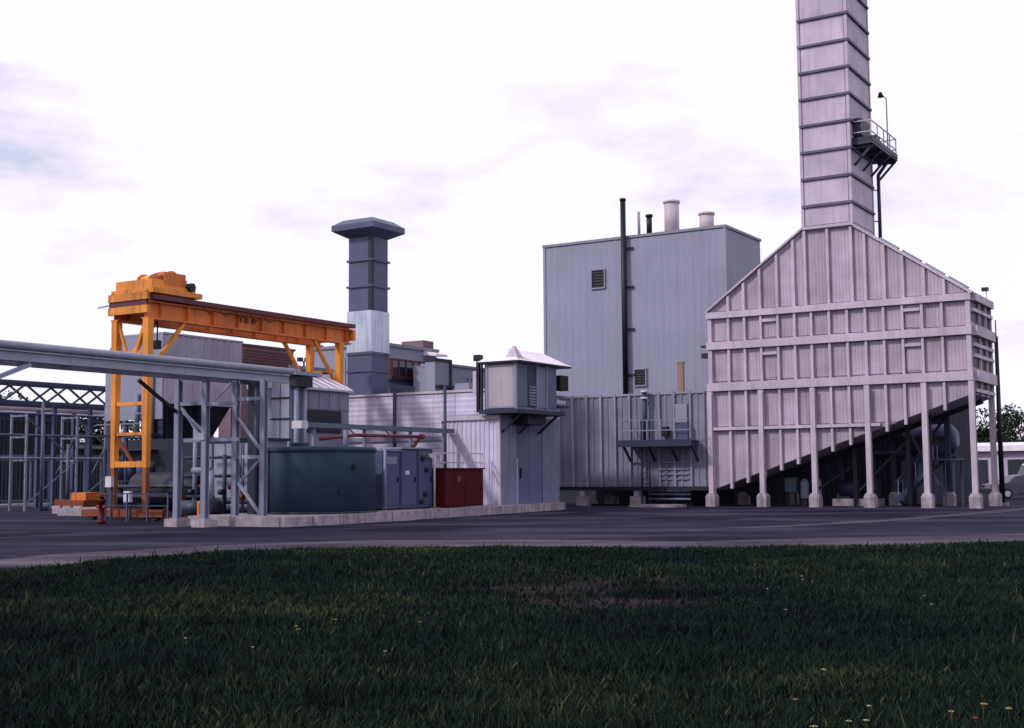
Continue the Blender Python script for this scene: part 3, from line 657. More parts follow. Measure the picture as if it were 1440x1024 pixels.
t = Thing('standpipe', 'slim dark upright pipe beside the dark red cabinet', 'pipe', (-31.3, 43.9, .3))
t.part('pipe', MB().tube((-31.35, 45.25, .3), (-31.35, 45.25, 5.5), .07, 10), 'steel_blue'); t.part('base_flange', MB().tube((-31.35, 45.25, .32), (-31.35, 45.25, .42), .18, 10), 'steel_blue')

# ------------------------------------------------------------------ gas turbine bypass chimney
t = Thing('square_chimney', 'square blue grey chimney with flared cap and shiny galvanised section', 'chimney', (-39.8, 50.7, 0))
A0, A1, AV0, AV1 = -40.5, -39.07, 50.0, 51.35
t.part('lower_section', MB().box(A0-.03, A1+.03, AV0-.03, AV1+.03, .3, 7.8), 'chimney_paint')
t.part('galvanised_section', MB().box(A0-.06, A1+.06, AV0-.06, AV1+.06, 7.8, 9.86), 'galvanised')
t.part('upper_section', MB().box(A0, A1, AV0, AV1, 9.86, 13.7), 'chimney_paint')
for z in (6.85, 7.72, 11.1, 12.42): t.part('flange', MB().box(A0-.09, A1+.09, AV0-.09, AV1+.09, z-.05, z+.05), 'chimney_paint')
t.part('corner_trim', MB().box(A1-.16, A1+.05, AV0-.05, AV0+.14, 9.88, 13.55), 'steel_dark')
cp = MB(); q0 = .62
lo = [(A0-q0, AV0-q0), (A1+q0, AV0-q0), (A1+q0, AV1+q0), (A0-q0, AV1+q0)]
nk = [(A0-.05, AV0-.05), (A1+.05, AV0-.05), (A1+.05, AV1+.05), (A0-.05, AV1+.05)]
tp = [(A0-.2, AV0-.2), (A1+.2, AV0-.2), (A1+.2, AV1+.2), (A0-.2, AV1+.2)]
vs_ = [(a, b, 13.6) for a, b in nk]+[(a, b, 13.92) for a, b in lo]+[(a, b, 14.2) for a, b in lo]+[(a, b, 14.5) for a, b in tp]
fs_ = []
for k_ in range(3): fs_ += [(k_*4+i, k_*4+(i+1) % 4, k_*4+4+(i+1) % 4, k_*4+4+i) for i in range(4)]
cp.add(vs_, fs_+[(12, 13, 14, 15), (3, 2, 1, 0)])
t.part('flared_cap', cp, 'chimney_paint')
t.part('side_ladder', MB().box(A0-.45, A0-.4, AV0-.1, AV0-.04, 4, 7.6).box(A0-.12, A0-.09, AV0-.14, AV0-.08, 4, 7.6), 'steel_grey')
for q in range(11): t.part('rung', MB().box(A0-.4, A0-.12, AV0-.1, AV0-.07, 4.2+q*.31, 4.24+q*.31), 'steel_grey')

# ------------------------------------------------------------------ buildings in the background, middle
t = Thing('grey_control_building', 'background grey building with a row of red-brown framed windows right of the chimney', 'building', (-52, 68, 0))
t.part('wall', MB().box(-56, -50, 65.2, 71.2, 0, 10.0), 'grey_cladding')
t.part('roof_edge', MB().box(-56.1, -49.85, 65.1, 71.3, 10.0, 10.2), 'grey_trim')
wb = t.part('window_band', MB().box(-49.998, -49.6, 65.5, 69.4, 7.95, 9.2), 'brown_red')
for q in range(5):
    a = 65.6+q*.76
    pn = t.part('window', MB().box(-49.6, -49.57, a+.05, a+.66, 8.15, 9.05), 'glass_dark' if q < 4 else 'glass_pale', parent=wb)
    t.part('mullion', MB().box(-49.6, -49.53, a-.06, a+.03, 7.98, 9.18), 'brown_red', parent=wb)
t.part('sill', MB().box(-49.998, -49.45, 65.4, 69.5, 7.78, 7.94), 'steel_dark')
t.part('canopy', MB().prism_v([(-50, 10.0), (-48.9, 9.75), (-48.9, 9.6), (-50, 9.7)], 69.6, 70.9), 'roof_pale')
t.part('penthouse', MB().box(-52, -50.2, 69.9, 71.1, 10.2, 10.75), 'mauve_brick')
t = Thing('grey_annexe', 'plain grey box annexe in the background left of the raised cabin', 'building', (-47.5, 68, 0))
t.part('wall', MB().box(-46.75, -46, 65.3, 67.0, 0, 8.8), 'grey_cladding'); t.part('roof_edge', MB().box(-46.8, -45.92, 65.22, 67.1, 8.8, 8.98), 'steel_dark')
t.part('downpipe', MB().tube((-45.93, 66.95, 6), (-45.93, 66.95, 8.8), .1, 8), 'steel_dark'); t.part('ledge', MB().box(-45.998, -45.7, 65.4, 67, 7.15, 7.3), 'steel_dark')
t = Thing('low_grey_building', 'low grey background building with a pipe frame behind the raised cabin', 'building', (-47.5, 72, 0))
t.part('wall', MB().box(-49, -46.2, 67.15, 75, 0, 8.6), 'grey_cladding'); t.part('roof_edge', MB().box(-49.1, -46.1, 67.14, 75.1, 8.6, 8.75), 'grey_trim')
for vv in (69.3, 70.6): t.part('pipe', MB().tube((-46.05, vv, 5), (-46.05, vv, 8.0), .07, 8), 'steel_grey')
t.part('pipe_rail', MB().tube((-46.05, 69.3, 7.95), (-46.05, 70.6, 7.95), .07, 8), 'steel_grey')
t = Thing('mauve_plant_room', 'small mauve box building far behind, below the orange girder', 'building', (-61, 65, 0))
t.part('wall', MB().box(-62, -60, 62.8, 68.0, 0, 10.4), 'mauve_brick'); t.part('roof_edge', MB().box(-62.1, -59.9, 62.7, 68.1, 10.4, 10.55), 'brown_red')
for q in range(5): t.part('louvre_slat', MB().box(-59.998, -59.93, 63.0, 67.8, 9.3+q*.2, 9.4+q*.2), 'brown_red')
t = Thing('sloped_roof_shed', 'grey shed with a pale ribbed sloping roof below the far crane leg', 'shed', (-38.6, 43.9, 0))
t.part('wall', MB().box(-39.6, -37.4, 41.9, 46.2, .3, 5.5), 'duct_grey')
rf = t.part('roof', MB().prism_v([(-37.2, 5.48), (-37.2, 5.56), (-39.4, 6.5), (-39.6, 6.42), (-39.6, 5.51)], 41.8, 46.35), 'roof_grey')
for q in range(8): t.part('roof_rib', MB().bar((-37.19, 42.0+q*.6, 5.59), (-39.35, 42.0+q*.6, 6.51), .045, .05), 'roof_pale', parent=rf)
for q in range(6): t.part('wall_panel', MB().box(-37.398, -37.36, 41.95+q*.71, 42.62+q*.71, 4.65, 5.4), 'duct_grey')
t.part('dark_bay', MB().box(-37.398, -37.34, 42.1, 45.6, 3.6, 4.6), 'steel_dark')
t = Thing('flat_roof_canopy', 'dark flat canopy above the sloping shed roof left of the chimney', 'canopy', (-43.5, 49.3, 0))
t.part('deck', MB().box(-44.6, -42.4, 47.7, 51.0, 6.9, 7.1), 'dark_green'); t.part('fascia', MB().box(-42.396, -42.34, 47.7, 51.0, 6.95, 7.15), 'steel_grey')
for vv in (47.9, 50.7): t.part('post', MB().box(-44.4, -44.25, vv-.08, vv+.08, .3, 6.9), 'steel_blue')
t = Thing('lamp_fitting', 'small dark double lamp standing on the flat canopy', 'lamp', (-43, 49.5, 7.1))
t.part('post', MB().box(-43.05, -42.98, 49.5, 49.57, 7.1, 7.5), 'steel_dark'); t.part('head', MB().box(-43.1, -42.9, 49.1, 49.35, 7.45, 7.65).box(-43.1, -42.9, 49.65, 49.9, 7.48, 7.68), 'steel_dark')

# ------------------------------------------------------------------ left air intake house (behind the crane)
t = Thing('air_intake_house', 'big grey clad air intake house on legs behind the orange crane', 'building', (-44.8, 42.6, 0))
I0, I1, IU0, IU1, IZ0, IZ1 = 40.1, 45.05, -46.7, -43.0, 4.95, 8.05
t.part('core', MB().prism_v([(IU0+.03, IZ0), (IU1-.02, IZ0), (IU1-.02, IZ1-.02), (IU0+.75, IZ1-.02), (IU0+.03, 7.25)], I0+.03, I1), 'grey_trim')
t.part('end_wall', MB().prism_v([(IU0, IZ0-.7), (IU1, IZ0-.7), (IU1, IZ1), (IU0+.74, IZ1), (IU0, 7.28)], I0-.03, I0+.028), 'grey_cladding')
n_ = 6; wd = (I1-I0-.04)/n_
for i in range(n_):
    t.part('cladding_sheet', sheet_side(MB(), I0+.04+i*wd, I0+.04+(i+1)*wd-.015, IU1, IZ0, 6.55, .2, .035), 'pale_cladding')  # paler colours lift this side, which gets little sun
    t.part('cladding_sheet', sheet_side(MB(), I0+.04+i*wd, I0+.04+(i+1)*wd-.015, IU1, 6.58, IZ1, .4, .03), 'rack_lit')
t.part('roof', MB().box(IU0+.7, IU1+.05, I0-.04, I1+.05, IZ1+.002, IZ1+.08), 'roof_grey')
for (a, b) in ((IU0+.2, I0+.2), (IU1-.2, I0+.2), (IU0+.2, I1-.2), (IU1-.2, I1-.2), (IU1-.2, 42.6)):
    t.part('leg', h_col(MB(), a, b, .0, IZ0-.002, .28, .28), 'steel_blue')
t.part('hopper', MB().add([(IU0+.6, 41, IZ0), (IU1-.3, 41, IZ0), (IU1-.3, 44.6, IZ0), (IU0+.6, 44.6, IZ0), (IU0+1.3, 42, 3.2), (IU1-.9, 42, 3.2), (IU1-.9, 43.8, 3.2), (IU0+1.3, 43.8, 3.2)],
       [(0, 1, 5, 4), (1, 2, 6, 5), (2, 3, 7, 6), (3, 0, 4, 7), (4, 5, 6, 7)]), 'steel_dark')
for q in range(3): t.part('side_pipe', MB().tube((IU1-.6-q*.45, I0-.1, 3.6), (IU1-.6-q*.45, I0-.1, 6.4-q*.5), .12, 10), 'steel_grey')
t.part('walkway', MB().box(IU0+.2, IU1-.1, I0-.7, I0-.04, 3.5, 3.6), 'steel_dark')
t.part('walkway_rail', MB().bar((IU0+.2, I0-.68, 4.5), (IU1-.1, I0-.68, 4.5), .05).bar((IU0+.2, I0-.68, 4.05), (IU1-.1, I0-.68, 4.05), .04), 'steel_grey')

# ------------------------------------------------------------------ orange gantry crane
t = Thing('gantry_crane', 'orange gantry crane with double girder and trolley on top', 'crane', (-39.5, 40.5, 0))
G0, G1 = 34.95, 47.6
def igirder(u, z0, z1):
    mb = MB().box(u-.2, u+.2, G0, G1, z1-.06, z1).box(u-.2, u+.2, G0, G1, z0, z0+.06).box(u-.02, u+.02, G0, G1, z0+.06, z1-.06)
    return mb
for a in (-38.55, -40.3):
    gd = t.part('girder', igirder(a, 7.9, 8.62), 'orange_web')
    for q in range(9): t.part('web_stiffener', MB().box(a+.022, a+.17, G0+.7+q*1.45, G0+.73+q*1.45, 7.965, 8.555), 'orange_web', parent=gd)
    t.part('rail', MB().box(a-.05, a+.05, G0, G1, 8.62, 8.72), 'rust', parent=gd)
t.part('walkway_edge', MB().box(-38.2, -38.12, G0+.1, G1, 8.66, 8.84).box(-38.36, -38.2, G0+2.6, G1, 8.66, 8.72), 'brown_red')
for z0, z1 in ((8.65, 8.95), (8.12, 8.42)):
    t.part('end_beam', MB().box(-40.5, -38.28, G0-.15, G0-.003, z0, z1), 'orange')
t.part('end_beam', MB().box(-40.6, -38.28, G1+.003, G1+.2, 8.1, 8.6), 'orange')
for vv in (35.1, 46.85):
    for a in (-38.5, -40.3):
        lg = t.part('leg', MB().add([(a-.15, vv-.15, 7.9), (a+.15, vv-.15, 7.9), (a+.15, vv+.15, 7.9), (a-.15, vv+.15, 7.9), (a-.11, vv-.11, 2.05), (a+.11, vv-.11, 2.05), (a+.11, vv+.11, 2.05), (a-.11, vv+.11, 2.05)],
                    [(0, 1, 2, 3), (7, 6, 5, 4), (0, 4, 5, 1), (1, 5, 6, 2), (2, 6, 7, 3), (3, 7, 4, 0)]), 'orange')
    for a in (-38.5, -40.3): t.part('lower_leg', MB().box(a-.1, a+.1, vv-.1, vv+.1, .418, 2.045), 'rust_dark')
    t.part('tie_beam', MB().box(-40.17, -38.63, vv-.1, vv+.1, 2.07, 2.3), 'orange')
    t.part('tie_beam', MB().box(-40.15, -38.65, vv-.07, vv+.07, 4.5, 4.64), 'orange')
    t.part('tie_beam', MB().box(-40.15, -38.65, vv-.06, vv+.06, 3.32, 3.44), 'orange')
    if vv < 40: t.part('brace', MB().bar((-38.62, vv, 7.85), (-39.4, vv, 6.05), .14), 'orange'); t.part('brace', MB().bar((-40.2, vv, 7.85), (-39.5, vv, 6.05), .1), 'orange')
    t.part('brace_tie', MB().box(-40.15, -38.65, vv-.05, vv+.05, 6.55, 6.66), 'orange')
    t.part('brace', MB().bar((-40.15, vv, 3.3), (-39.3, vv, 2.3), .1), 'rust')
    t.part('end_carriage', MB().box(-42.0, -37.4, vv-.16, vv+.16, .14, .415), 'rust')
    for a in (-41.5, -37.9): t.part('wheel', MB().tube((a, vv-.09, .2), (a, vv+.09, .2), .2, 16), 'steel_dark')
for s_, (va, vb) in ((1, (35.2, 37.0)), (1, (46.75, 45.0))):
    for a in (-38.5, -40.3): t.part('knee_brace', MB().bar((a, va, 5.8), (a, vb, 7.92), .14), 'orange')
# trolley
t.part('end_plate', MB().box(-40.5, -38.36, G0-.1, G0-.004, 8.43, 8.64), 'brown_red')
tr = t.part('trolley', MB().box(-40.5, -38.1, 34.95, 37.6, 8.92, 9.12), 'orange')
t.part('trolley_frame', MB().box(-40.4, -38.35, 35.1, 35.75, 9.13, 9.5).box(-38.5, -38.3, 35.6, 37.4, 9.13, 9.3), 'orange', parent=tr)
t.part('hoist_drum', MB().tube((-40.2, 36.4, 9.55), (-38.6, 36.4, 9.55), .36, 20), 'orange', parent=tr)
t.part('gearbox', MB().box(-38.75, -38.35, 35.75, 36.9, 9.13, 9.85), 'orange_web', parent=tr)
t.part('motor', MB().tube((-39.2, 35.95, 9.6), (-38.4, 35.95, 9.6), .24, 14), 'rust', parent=tr)
t.part('motor', MB().tube((-38.6, 37.1, 9.35), (-38.15, 37.1, 9.35), .18, 14), 'steel_dark', parent=tr)
for a in (-40.35, -38.45):
    for vv in (34.95, 37.3): t.part('wheel', MB().tube((a-.06, vv, 8.86), (a+.06, vv, 8.86), .15, 14), 'rust', parent=tr)
for a in (-40.2, -39.4, -38.62): t.part('drum_flange', MB().tube((a-.03, 36.4, 9.55), (a+.03, 36.4, 9.55), .43, 20), 'orange_web', parent=tr)
t.part('control_box', MB().box(-39.5, -38.9, 37.0, 37.5, 9.13, 9.75), 'orange_web', parent=tr)
t.part('brake_box', MB().box(-40.4, -39.6, 36.9, 37.4, 9.13, 9.5), 'orange', parent=tr)
t.part('buffer', MB().box(-40.62, -40.51, 35.1, 35.35, 8.9, 9.1), 'steel_dark', parent=tr)
t.part('cable_arm', MB().bar((-40.5, 34.9, 8.55), (-41.2, 34.9, 8.5), .05), 'steel_grey')
t.part('festoon_cable', MB().path([(-38.1, 37.6+q*.9/2, 8.62-(.28 if q % 2 else 0)) for q in range(12)], .018, 6), 'black_steel')
t.part('lifting_hook', MB().tube((-39.4, 36.4, 7.2), (-39.4, 36.4, 9.2), .03, 8).box(-39.55, -39.25, 36.3, 36.5, 6.85, 7.2), 'steel_dark', parent=tr)
# lettering blocks on the girder web
for q in range(3): t.part('capacity_mark', MB().box(-38.528, -38.515, 40.05+q*.42, 40.33+q*.42, 8.25, 8.5), 'rust')

# ------------------------------------------------------------------ pipe bridge with its trestles
t = Thing('pipe_bridge', 'long grey pipe bridge crossing in front of the orange crane', 'pipe bridge', (-31.7, 28, 0))
t.part('upper_pipe', MB().tube((-31.3, 14, 5.47), (-31.3, 35.4, 5.47), .12, 14), 'rack_grey')
t.part('upper_pipe', MB().tube((-31.75, 14, 5.46), (-31.75, 35.4, 5.46), .11, 14), 'rack_grey')
t.part('upper_pipe', MB().tube((-32.3, 14, 5.44), (-32.3, 35.4, 5.44), .09, 14), 'rack_grey')
for a in (-31.3, -32.75):
    t.part('side_beam', MB().box(a-.09, a+.09, 14, 35.2, 5.29, 5.33).box(a-.09, a+.09, 14, 35.2, 5.02, 5.06).box(a-.012, a+.012, 14, 35.2, 5.06, 5.29), 'rack_grey')
for q in range(14): t.part('cross_beam', MB().box(-32.73, -31.33, 14.4+q*1.5, 14.5+q*1.5, 5.2, 5.33), 'steel_grey')
def trestle(u0, u1, v, zt, lab, pl):
    tt = Thing('trestle', lab, 'trestle', ((u0+u1)/2, v, 0), 'trestles of the pipe bridge')
    for a in (u0, u1):
        lg = tt.part('leg', h_col(MB(), a, v, .28, zt, .2, .2), 'steel_grey')
        if not pl: tt.part('plinth', MB().box(a-.3, a+.3, v-.3, v+.3, -.1, .24), 'plinth', parent=lg); tt.part('base_plate', MB().box(a-.16, a+.16, v-.16, v+.16, .243, .282), 'steel_grey', parent=lg)
    if pl: tt.part('plinth', MB().box(u0-.35, u1+.3, v-.4, v+.35, -.1, .281), 'plinth')
    return tt
tt = trestle(-32.9, -31.6, 31.4, 5.01, 'pipe bridge trestle nearest the crane on two small plinths', False)
tt.part('tie_beam', MB().box(-32.8, -31.7, 31.34, 31.46, 4.1, 4.22), 'steel_grey')
tt.part('tie_beam', MB().box(-31.5, -30.2, 31.34, 31.46, 4.05, 4.17), 'steel_grey')
tt.part('tie_beam', MB().box(-32.8, -30.2, 31.47, 31.57, 2.85, 2.97), 'steel_grey')
tt.part('brace', MB().bar((-32.75, 31.4, 4.05), (-31.75, 31.4, 2.95), .08), 'steel_grey'); tt.part('brace', MB().bar((-32.75, 31.46, 3.9), (-31.75, 31.46, 3.2), .08), 'steel_grey')
tt.part('gusset', MB().box(-32.0, -31.52, 31.26, 31.3, 2.9, 3.15), 'rack_grey')
tt.part('brace', MB().bar((-32.9, 31.3, 3.9), (-32.9, 29.6, 4.9), .1), 'steel_dark'); tt.part('brace', MB().bar((-31.6, 31.5, 4.0), (-31.6, 32.6, 4.9), .07), 'steel_grey')
tt = trestle(-31.75, -30.45, 33.0, 5.01, 'pipe bridge trestle beside the round tank on one long plinth', True)
tt.part('tie_beam', MB().box(-31.64, -30.56, 32.95, 33.05, 2.28, 2.4), 'rack_grey')
tt.part('tie_beam', MB().box(-31.64, -30.56, 32.95, 33.05, 4.3, 4.42), 'steel_grey')
tt.part('brace', MB().bar((-31.6, 33, 1.45), (-30.6, 33, .4), .09), 'rack_grey'); tt.part('brace', MB().bar((-31.6, 33, 1.4), (-30.6, 33, 2.25), .08), 'steel_grey'); tt.part('brace', MB().bar((-31.65, 33, 3.7), (-30.6, 33, 2.6), .08), 'rack_grey')
tt = trestle(-32.75, -31.3, 21.9, 5.01, 'pipe bridge trestle at the left picture edge, mostly its slanting brace', False)
tt.part('brace', MB().bar((-31.3, 22.0, 4.1), (-31.3, 24.1, 4.95), .12), 'steel_grey')

t = Thing('cable_riser', 'dark steel riser column standing between trestle and silver tower', 'column', (-32.6, 33.9, 0))
t.part('column', h_col(MB(), -32.3, 34.6, .3, 5.3, .42, .4), 'steel_dark'); t.part('cap_plate', MB().box(-32.7, -31.9, 34.3, 34.9, 5.3, 5.38), 'rack_grey')
t.part('conduit', MB().tube((-32.0, 34.3, .3), (-32.0, 34.3, 5.2), .07, 8), 'steel_blue')

t = Thing('silver_panel_tower', 'slim silver grey panelled riser tower behind the round tank', 'tower', (-35.5, 39.9, 0))
t.part('core', MB().box(-36.0, -35.0, 39.5, 40.3, .3, 5.75), 'steel_grey')
for q in range(4):
    z = 2.3+q*.85
    t.part('panel', MB().box(-35.97, -35.54, 39.45, 39.495, z+.04, z+.81), 'rack_grey'); t.part('panel', MB().box(-35.48, -35.03, 39.45, 39.495, z+.04, z+.81), 'rack_grey')
    t.part('band', MB().box(-36.02, -34.98, 39.41, 39.445, z-.03, z+.03), 'steel_dark')
for vv in (39.65, 40.15): t.part('side_pipe', MB().tube((-34.82, vv, .3), (-34.82, vv, 5.4), .1, 10), 'steel_grey')
t.part('cap', MB().box(-36.6, -34.5, 39.2, 40.9, 5.76, 5.92), 'rack_grey'); t.part('cap_box', MB().box(-36.2, -35.4, 39.4, 40.5, 5.925, 6.1), 'rack_grey')
t.part('head_box', MB().box(-34.95, -34.6, 39.4, 40.4, 5.3, 5.7), 'steel_dark')

# ------------------------------------------------------------------ equipment at the feet of the crane and trestles
t = Thing('grey_kiosk', 'pale grey panelled kiosk standing behind the trestles', 'kiosk', (-35, 36.8, 0))
t.part('body', MB().box(-36.6, -34.0, 36.6, 38.2, .75, 3.05), 'steel_grey')
for q in range(3): t.part('panel', MB().box(-36.55+q*.86, -35.75+q*.86, 36.56, 36.597, .85, 2.95), 'rack_grey')
t.part('handle', MB().box(-35.0, -34.92, 36.5, 36.555, 1.8, 2.1), 'black_steel'); t.part('roof', MB().box(-36.7, -33.9, 36.45, 38.3, 3.052, 3.15), 'steel_blue')
for a in (-36.4, -34.2): t.part('leg', MB().box(a-.08, a+.08, 36.7, 36.86, .0, .748), 'steel_dark')
t.part('pipe', MB().tube((-36.6, 36.3, .55), (-34.0, 36.3, .55), .17, 12), 'rack_grey')
t = Thing('pump_set', 'blue grey pump and motor set on a rusty base below the trestles', 'pump', (-34.2, 33.4, 0))
t.part('base', MB().box(-35.4, -32.6, 33.2, 34.4, .0, .2), 'rust')
t.part('motor', MB().tube((-35.2, 33.8, .55), (-34.1, 33.8, .55), .27, 16), 'steel_blue'); t.part('pump', MB().tube((-33.7, 33.5, .55), (-33.7, 34.1, .55), .32, 16), 'steel_dark')
t.part('riser', MB().path([(-33.7, 33.8, .8), (-33.7, 33.8, 1.9), (-34.6, 33.8, 1.9)], .12, 10), 'steel_grey'); t.part('guard', MB().box(-34.08, -33.95, 33.5, 34.1, .2, .8), 'orange_web')
t = Thing('dark_skid', 'dark blue machinery skid with pipes under the orange crane', 'machinery', (-39.4, 37.4, 0))
t.part('frame', MB().box(-41.6, -36.4, 36.2, 38.6, .02, .3), 'steel_dark')
t.part('vessel', MB().tube((-41.4, 37.5, 1.15), (-36.8, 37.5, 1.15), .75, 20), 'steel_dark')
for a in (-40.8, -39.2, -37.5): t.part('saddle', MB().box(a-.1, a+.1, 36.9, 38.1, .3, .6), 'steel_dark'); t.part('nozzle', MB().tube((a, 37.5, 1.85), (a, 37.5, 2.35), .16, 12), 'steel_blue')
for z in (.9, 1.3): t.part('pipe', MB().tube((-41.6, 36.4, z), (-36.4, 36.4, z), .07, 8), 'steel_blue')
t.part('valve', MB().tube((-37.0, 36.35, 1.3), (-37.0, 36.35, 1.75), .16, 10), 'red_paint'); t.part('shade_panel', MB().box(-43.6, -36.4, 38.7, 38.76, .3, 3.3), 'steel_dark')  # last sheet is added to make the space under the crane dark
for (a, z, lab) in ((-39.95, 1.3, 'small white box on a post between the crane legs, higher one'), (-38.9, .72, 'small white box on a post between the crane legs, lower one')):
    t = Thing('junction_box', lab, 'box', (a, 34.6, 0))
    t.part('box', MB().box(a-.17, a+.17, 34.5, 34.65, z, z+.42), 'white_paint'); t.part('post', MB().box(a-.04, a+.04, 34.655, 34.72, 0, z+.4), 'steel_blue')
t = Thing('pipe_manifold', 'cluster of thin upright pipes and valves behind the trestles', 'pipework', (-34.6, 35.2, 0))
for q in range(7):
    a = -36.6+q*.52; zt = (2.7, 3.6, 2.1, 3.2, 2.5, 3.9, 2.9)[q]
    t.part('riser', MB().tube((a, 35.2+.12*(q % 3), 0), (a, 35.2+.12*(q % 3), zt), (.05, .08, .06)[q % 3], 8), ('steel_blue', 'steel_grey', 'cabinet_blue', 'steel_dark')[q % 4])
    t.part('valve', MB().tube((a-.1, 35.15, .9+.2*(q % 3)), (a+.1, 35.15, .9+.2*(q % 3)), .11, 10), ('rust', 'steel_dark', 'red_paint')[q % 3])
for z in (.7, 1.7, 2.4, 3.1): t.part('header', MB().tube((-36.8, 35.5, z), (-33.2, 35.5, z), .06, 8), 'steel_blue')
t = Thing('drum_rack', 'dark steel rack with drums in the shade behind the crane legs', 'rack', (-42.8, 38.2, 0))
for a in (-44.2, -42.9, -41.8):
    for vv in (38.0, 39.0): t.part('post', MB().box(a-.04, a+.04, vv-.04, vv+.04, 0, 2.9), 'steel_blue')
for z in (.35, 1.5, 2.8): t.part('shelf', MB().box(-44.25, -41.75, 37.95, 39.05, z, z+.06), 'steel_dark')
for q in range(3): t.part('drum', MB().tube((-43.9+q*.75, 38.5, .42), (-43.9+q*.75, 38.5, 1.3), .3, 14), 'steel_blue'); t.part('drum', MB().tube((-43.9+q*.75, 38.5, 1.57), (-43.9+q*.75, 38.5, 2.4), .3, 14), 'cabinet_blue')
for i, (a, vv, hh_, lab) in enumerate(((-55.5, 43.6, 5.6, 'tall thin grey pole, leftmost of three before the lattice bridge'), (-54.0, 44.0, 3.4, 'short grey pole, middle of three before the lattice bridge'), (-52.6, 45.2, 5.4, 'tall thin grey pole nearest the crane, before the lattice bridge'))):
    t = Thing('service_pole', lab, 'pole', (a, vv, 0), 'service poles')
    t.part('pole', MB().tube((a, vv, -.02), (a, vv, hh_), .09, 10, .07), 'fence_grey'); t.part('base', MB().box(a-.25, a+.25, vv-.25, vv+.25, -.05, .15), 'steel_blue'); t.part('cross_arm', MB().box(a-.5, a+.5, vv-.04, vv+.04, hh_-.5, hh_-.42), 'steel_blue')
t = Thing('low_handrail', 'low blue grey handrail in front of the crane legs', 'handrail', (-38, 34.2, 0))
for z in (.6, 1.05): t.part('rail', MB().bar((-39.6, 34.1, z), (-36.2, 34.1, z), .05), 'steel_blue')
for a in (-39.6, -38.4, -37.3, -36.2): t.part('post', MB().bar((a, 34.1, -.02), (a, 34.1, 1.07), .055), 'cabinet_blue')
t = Thing('dark_red_hydrant', 'dark red and brown upright hydrant left of the crane', 'hydrant', (-36.6, 31.6, 0))
hu, hv = -37.6, 32.2
t.part('barrel', MB().lathe((hu, hv, 0), [(.16, 0), (.16, .08), (.11, .1), (.11, .75), (.14, .78), (.14, .85), (.06, .98)], 16), 'red_paint')
t.part('outlet', MB().tube((hu-.25, hv, .6), (hu+.25, hv, .6), .06, 10), 'rust'); t.part('hand_wheel', MB().tube((hu, hv, 1.0), (hu, hv, 1.05), .2, 14), 'rust')
t = Thing('orange_skid', 'low orange lifting frame resting on pale concrete blocks at far left', 'frame', (-50, 41, 0))
t.part('deck', MB().box(-51.0, -48.9, 40.8, 42.2, .36, .62), 'rust'); t.part('box', MB().box(-50.0, -49.0, 41.0, 42.0, .62, .98), 'orange_web')
t.part('lifting_eye', MB().bar((-50.7, 41.2, .62), (-50.4, 41.2, 1.3), .06).bar((-50.1, 41.2, .62), (-50.4, 41.2, 1.3), .06), 'steel_dark')
for i, a in enumerate((-51.0, -50.25, -49.5)):
    o = Thing('concrete_block', ['pale concrete block, leftmost under the orange frame', 'pale concrete block, middle one under the orange frame', 'pale concrete block, rightmost under the orange frame'][i], 'block', (a+.3, 41.2, 0), 'blocks under the orange frame')
    o.part('block', MB().prism_u([(40.7, -.02), (41.7, -.02), (41.7, .33), (41.66, .355), (40.74, .355), (40.7, .33)], a, a+.58), 'plinth')

# ------------------------------------------------------------------ far left: truss bridge, fence, dark shed
t = Thing('truss_bridge', 'dark lattice pipe bridge in the distance at the left edge', 'pipe bridge', (-60, 46, 0))
for uu in (-60, -61.4):
    for z in (6.95, 5.85): t.part('chord', MB().box(uu-.1, uu+.1, 34, 53.5, z-.1, z+.1), 'steel_blue')
    for q in range(7):
        a = 33.4+q*2.8; t.part('diagonal', MB().bar((uu, a, 5.95), (uu, a+1.35, 6.86), .1), 'steel_blue'); t.part('diagonal', MB().bar((uu, a+1.35, 6.86), (uu, a+2.7, 5.95), .1), 'steel_blue')
    for a in (47.9, 50.4, 37): t.part('post', h_col(MB(), uu, a, -.02, 5.75, .2, .2), 'cabinet_blue')
for a in (47.9, 50.4): t.part('brace', MB().bar((-60, a, 1.5), (-60, a+1.6, 4.2), .1), 'steel_blue')
t.part('pipe', MB().tube((-60.4, 34, 5.5), (-60.4, 53.5, 5.5), .12, 10), 'pink_vent')
t = Thing('lower_pipe_rack', 'second lower dark pipe rack with pink pipe in the left distance', 'pipe rack', (-70, 54, 0))
for z in (6.2, 5.5): t.part('beam', MB().box(-70.1, -69.9, 44, 63, z-.12, z+.12), 'steel_blue')
for q in range(6): t.part('post', h_col(MB(), -70, 45+q*3.4, -.02, 5.37, .22, .22), 'steel_blue')
t.part('pipe', MB().tube((-69.7, 44, 5.85), (-69.7, 63, 5.85), .13, 10), 'stack_paint')
for q in range(6): t.part('hanger', MB().bar((-70, 45.5+q*3, 5.62), (-70, 46.6+q*3, 6.08), .1), 'steel_dark')

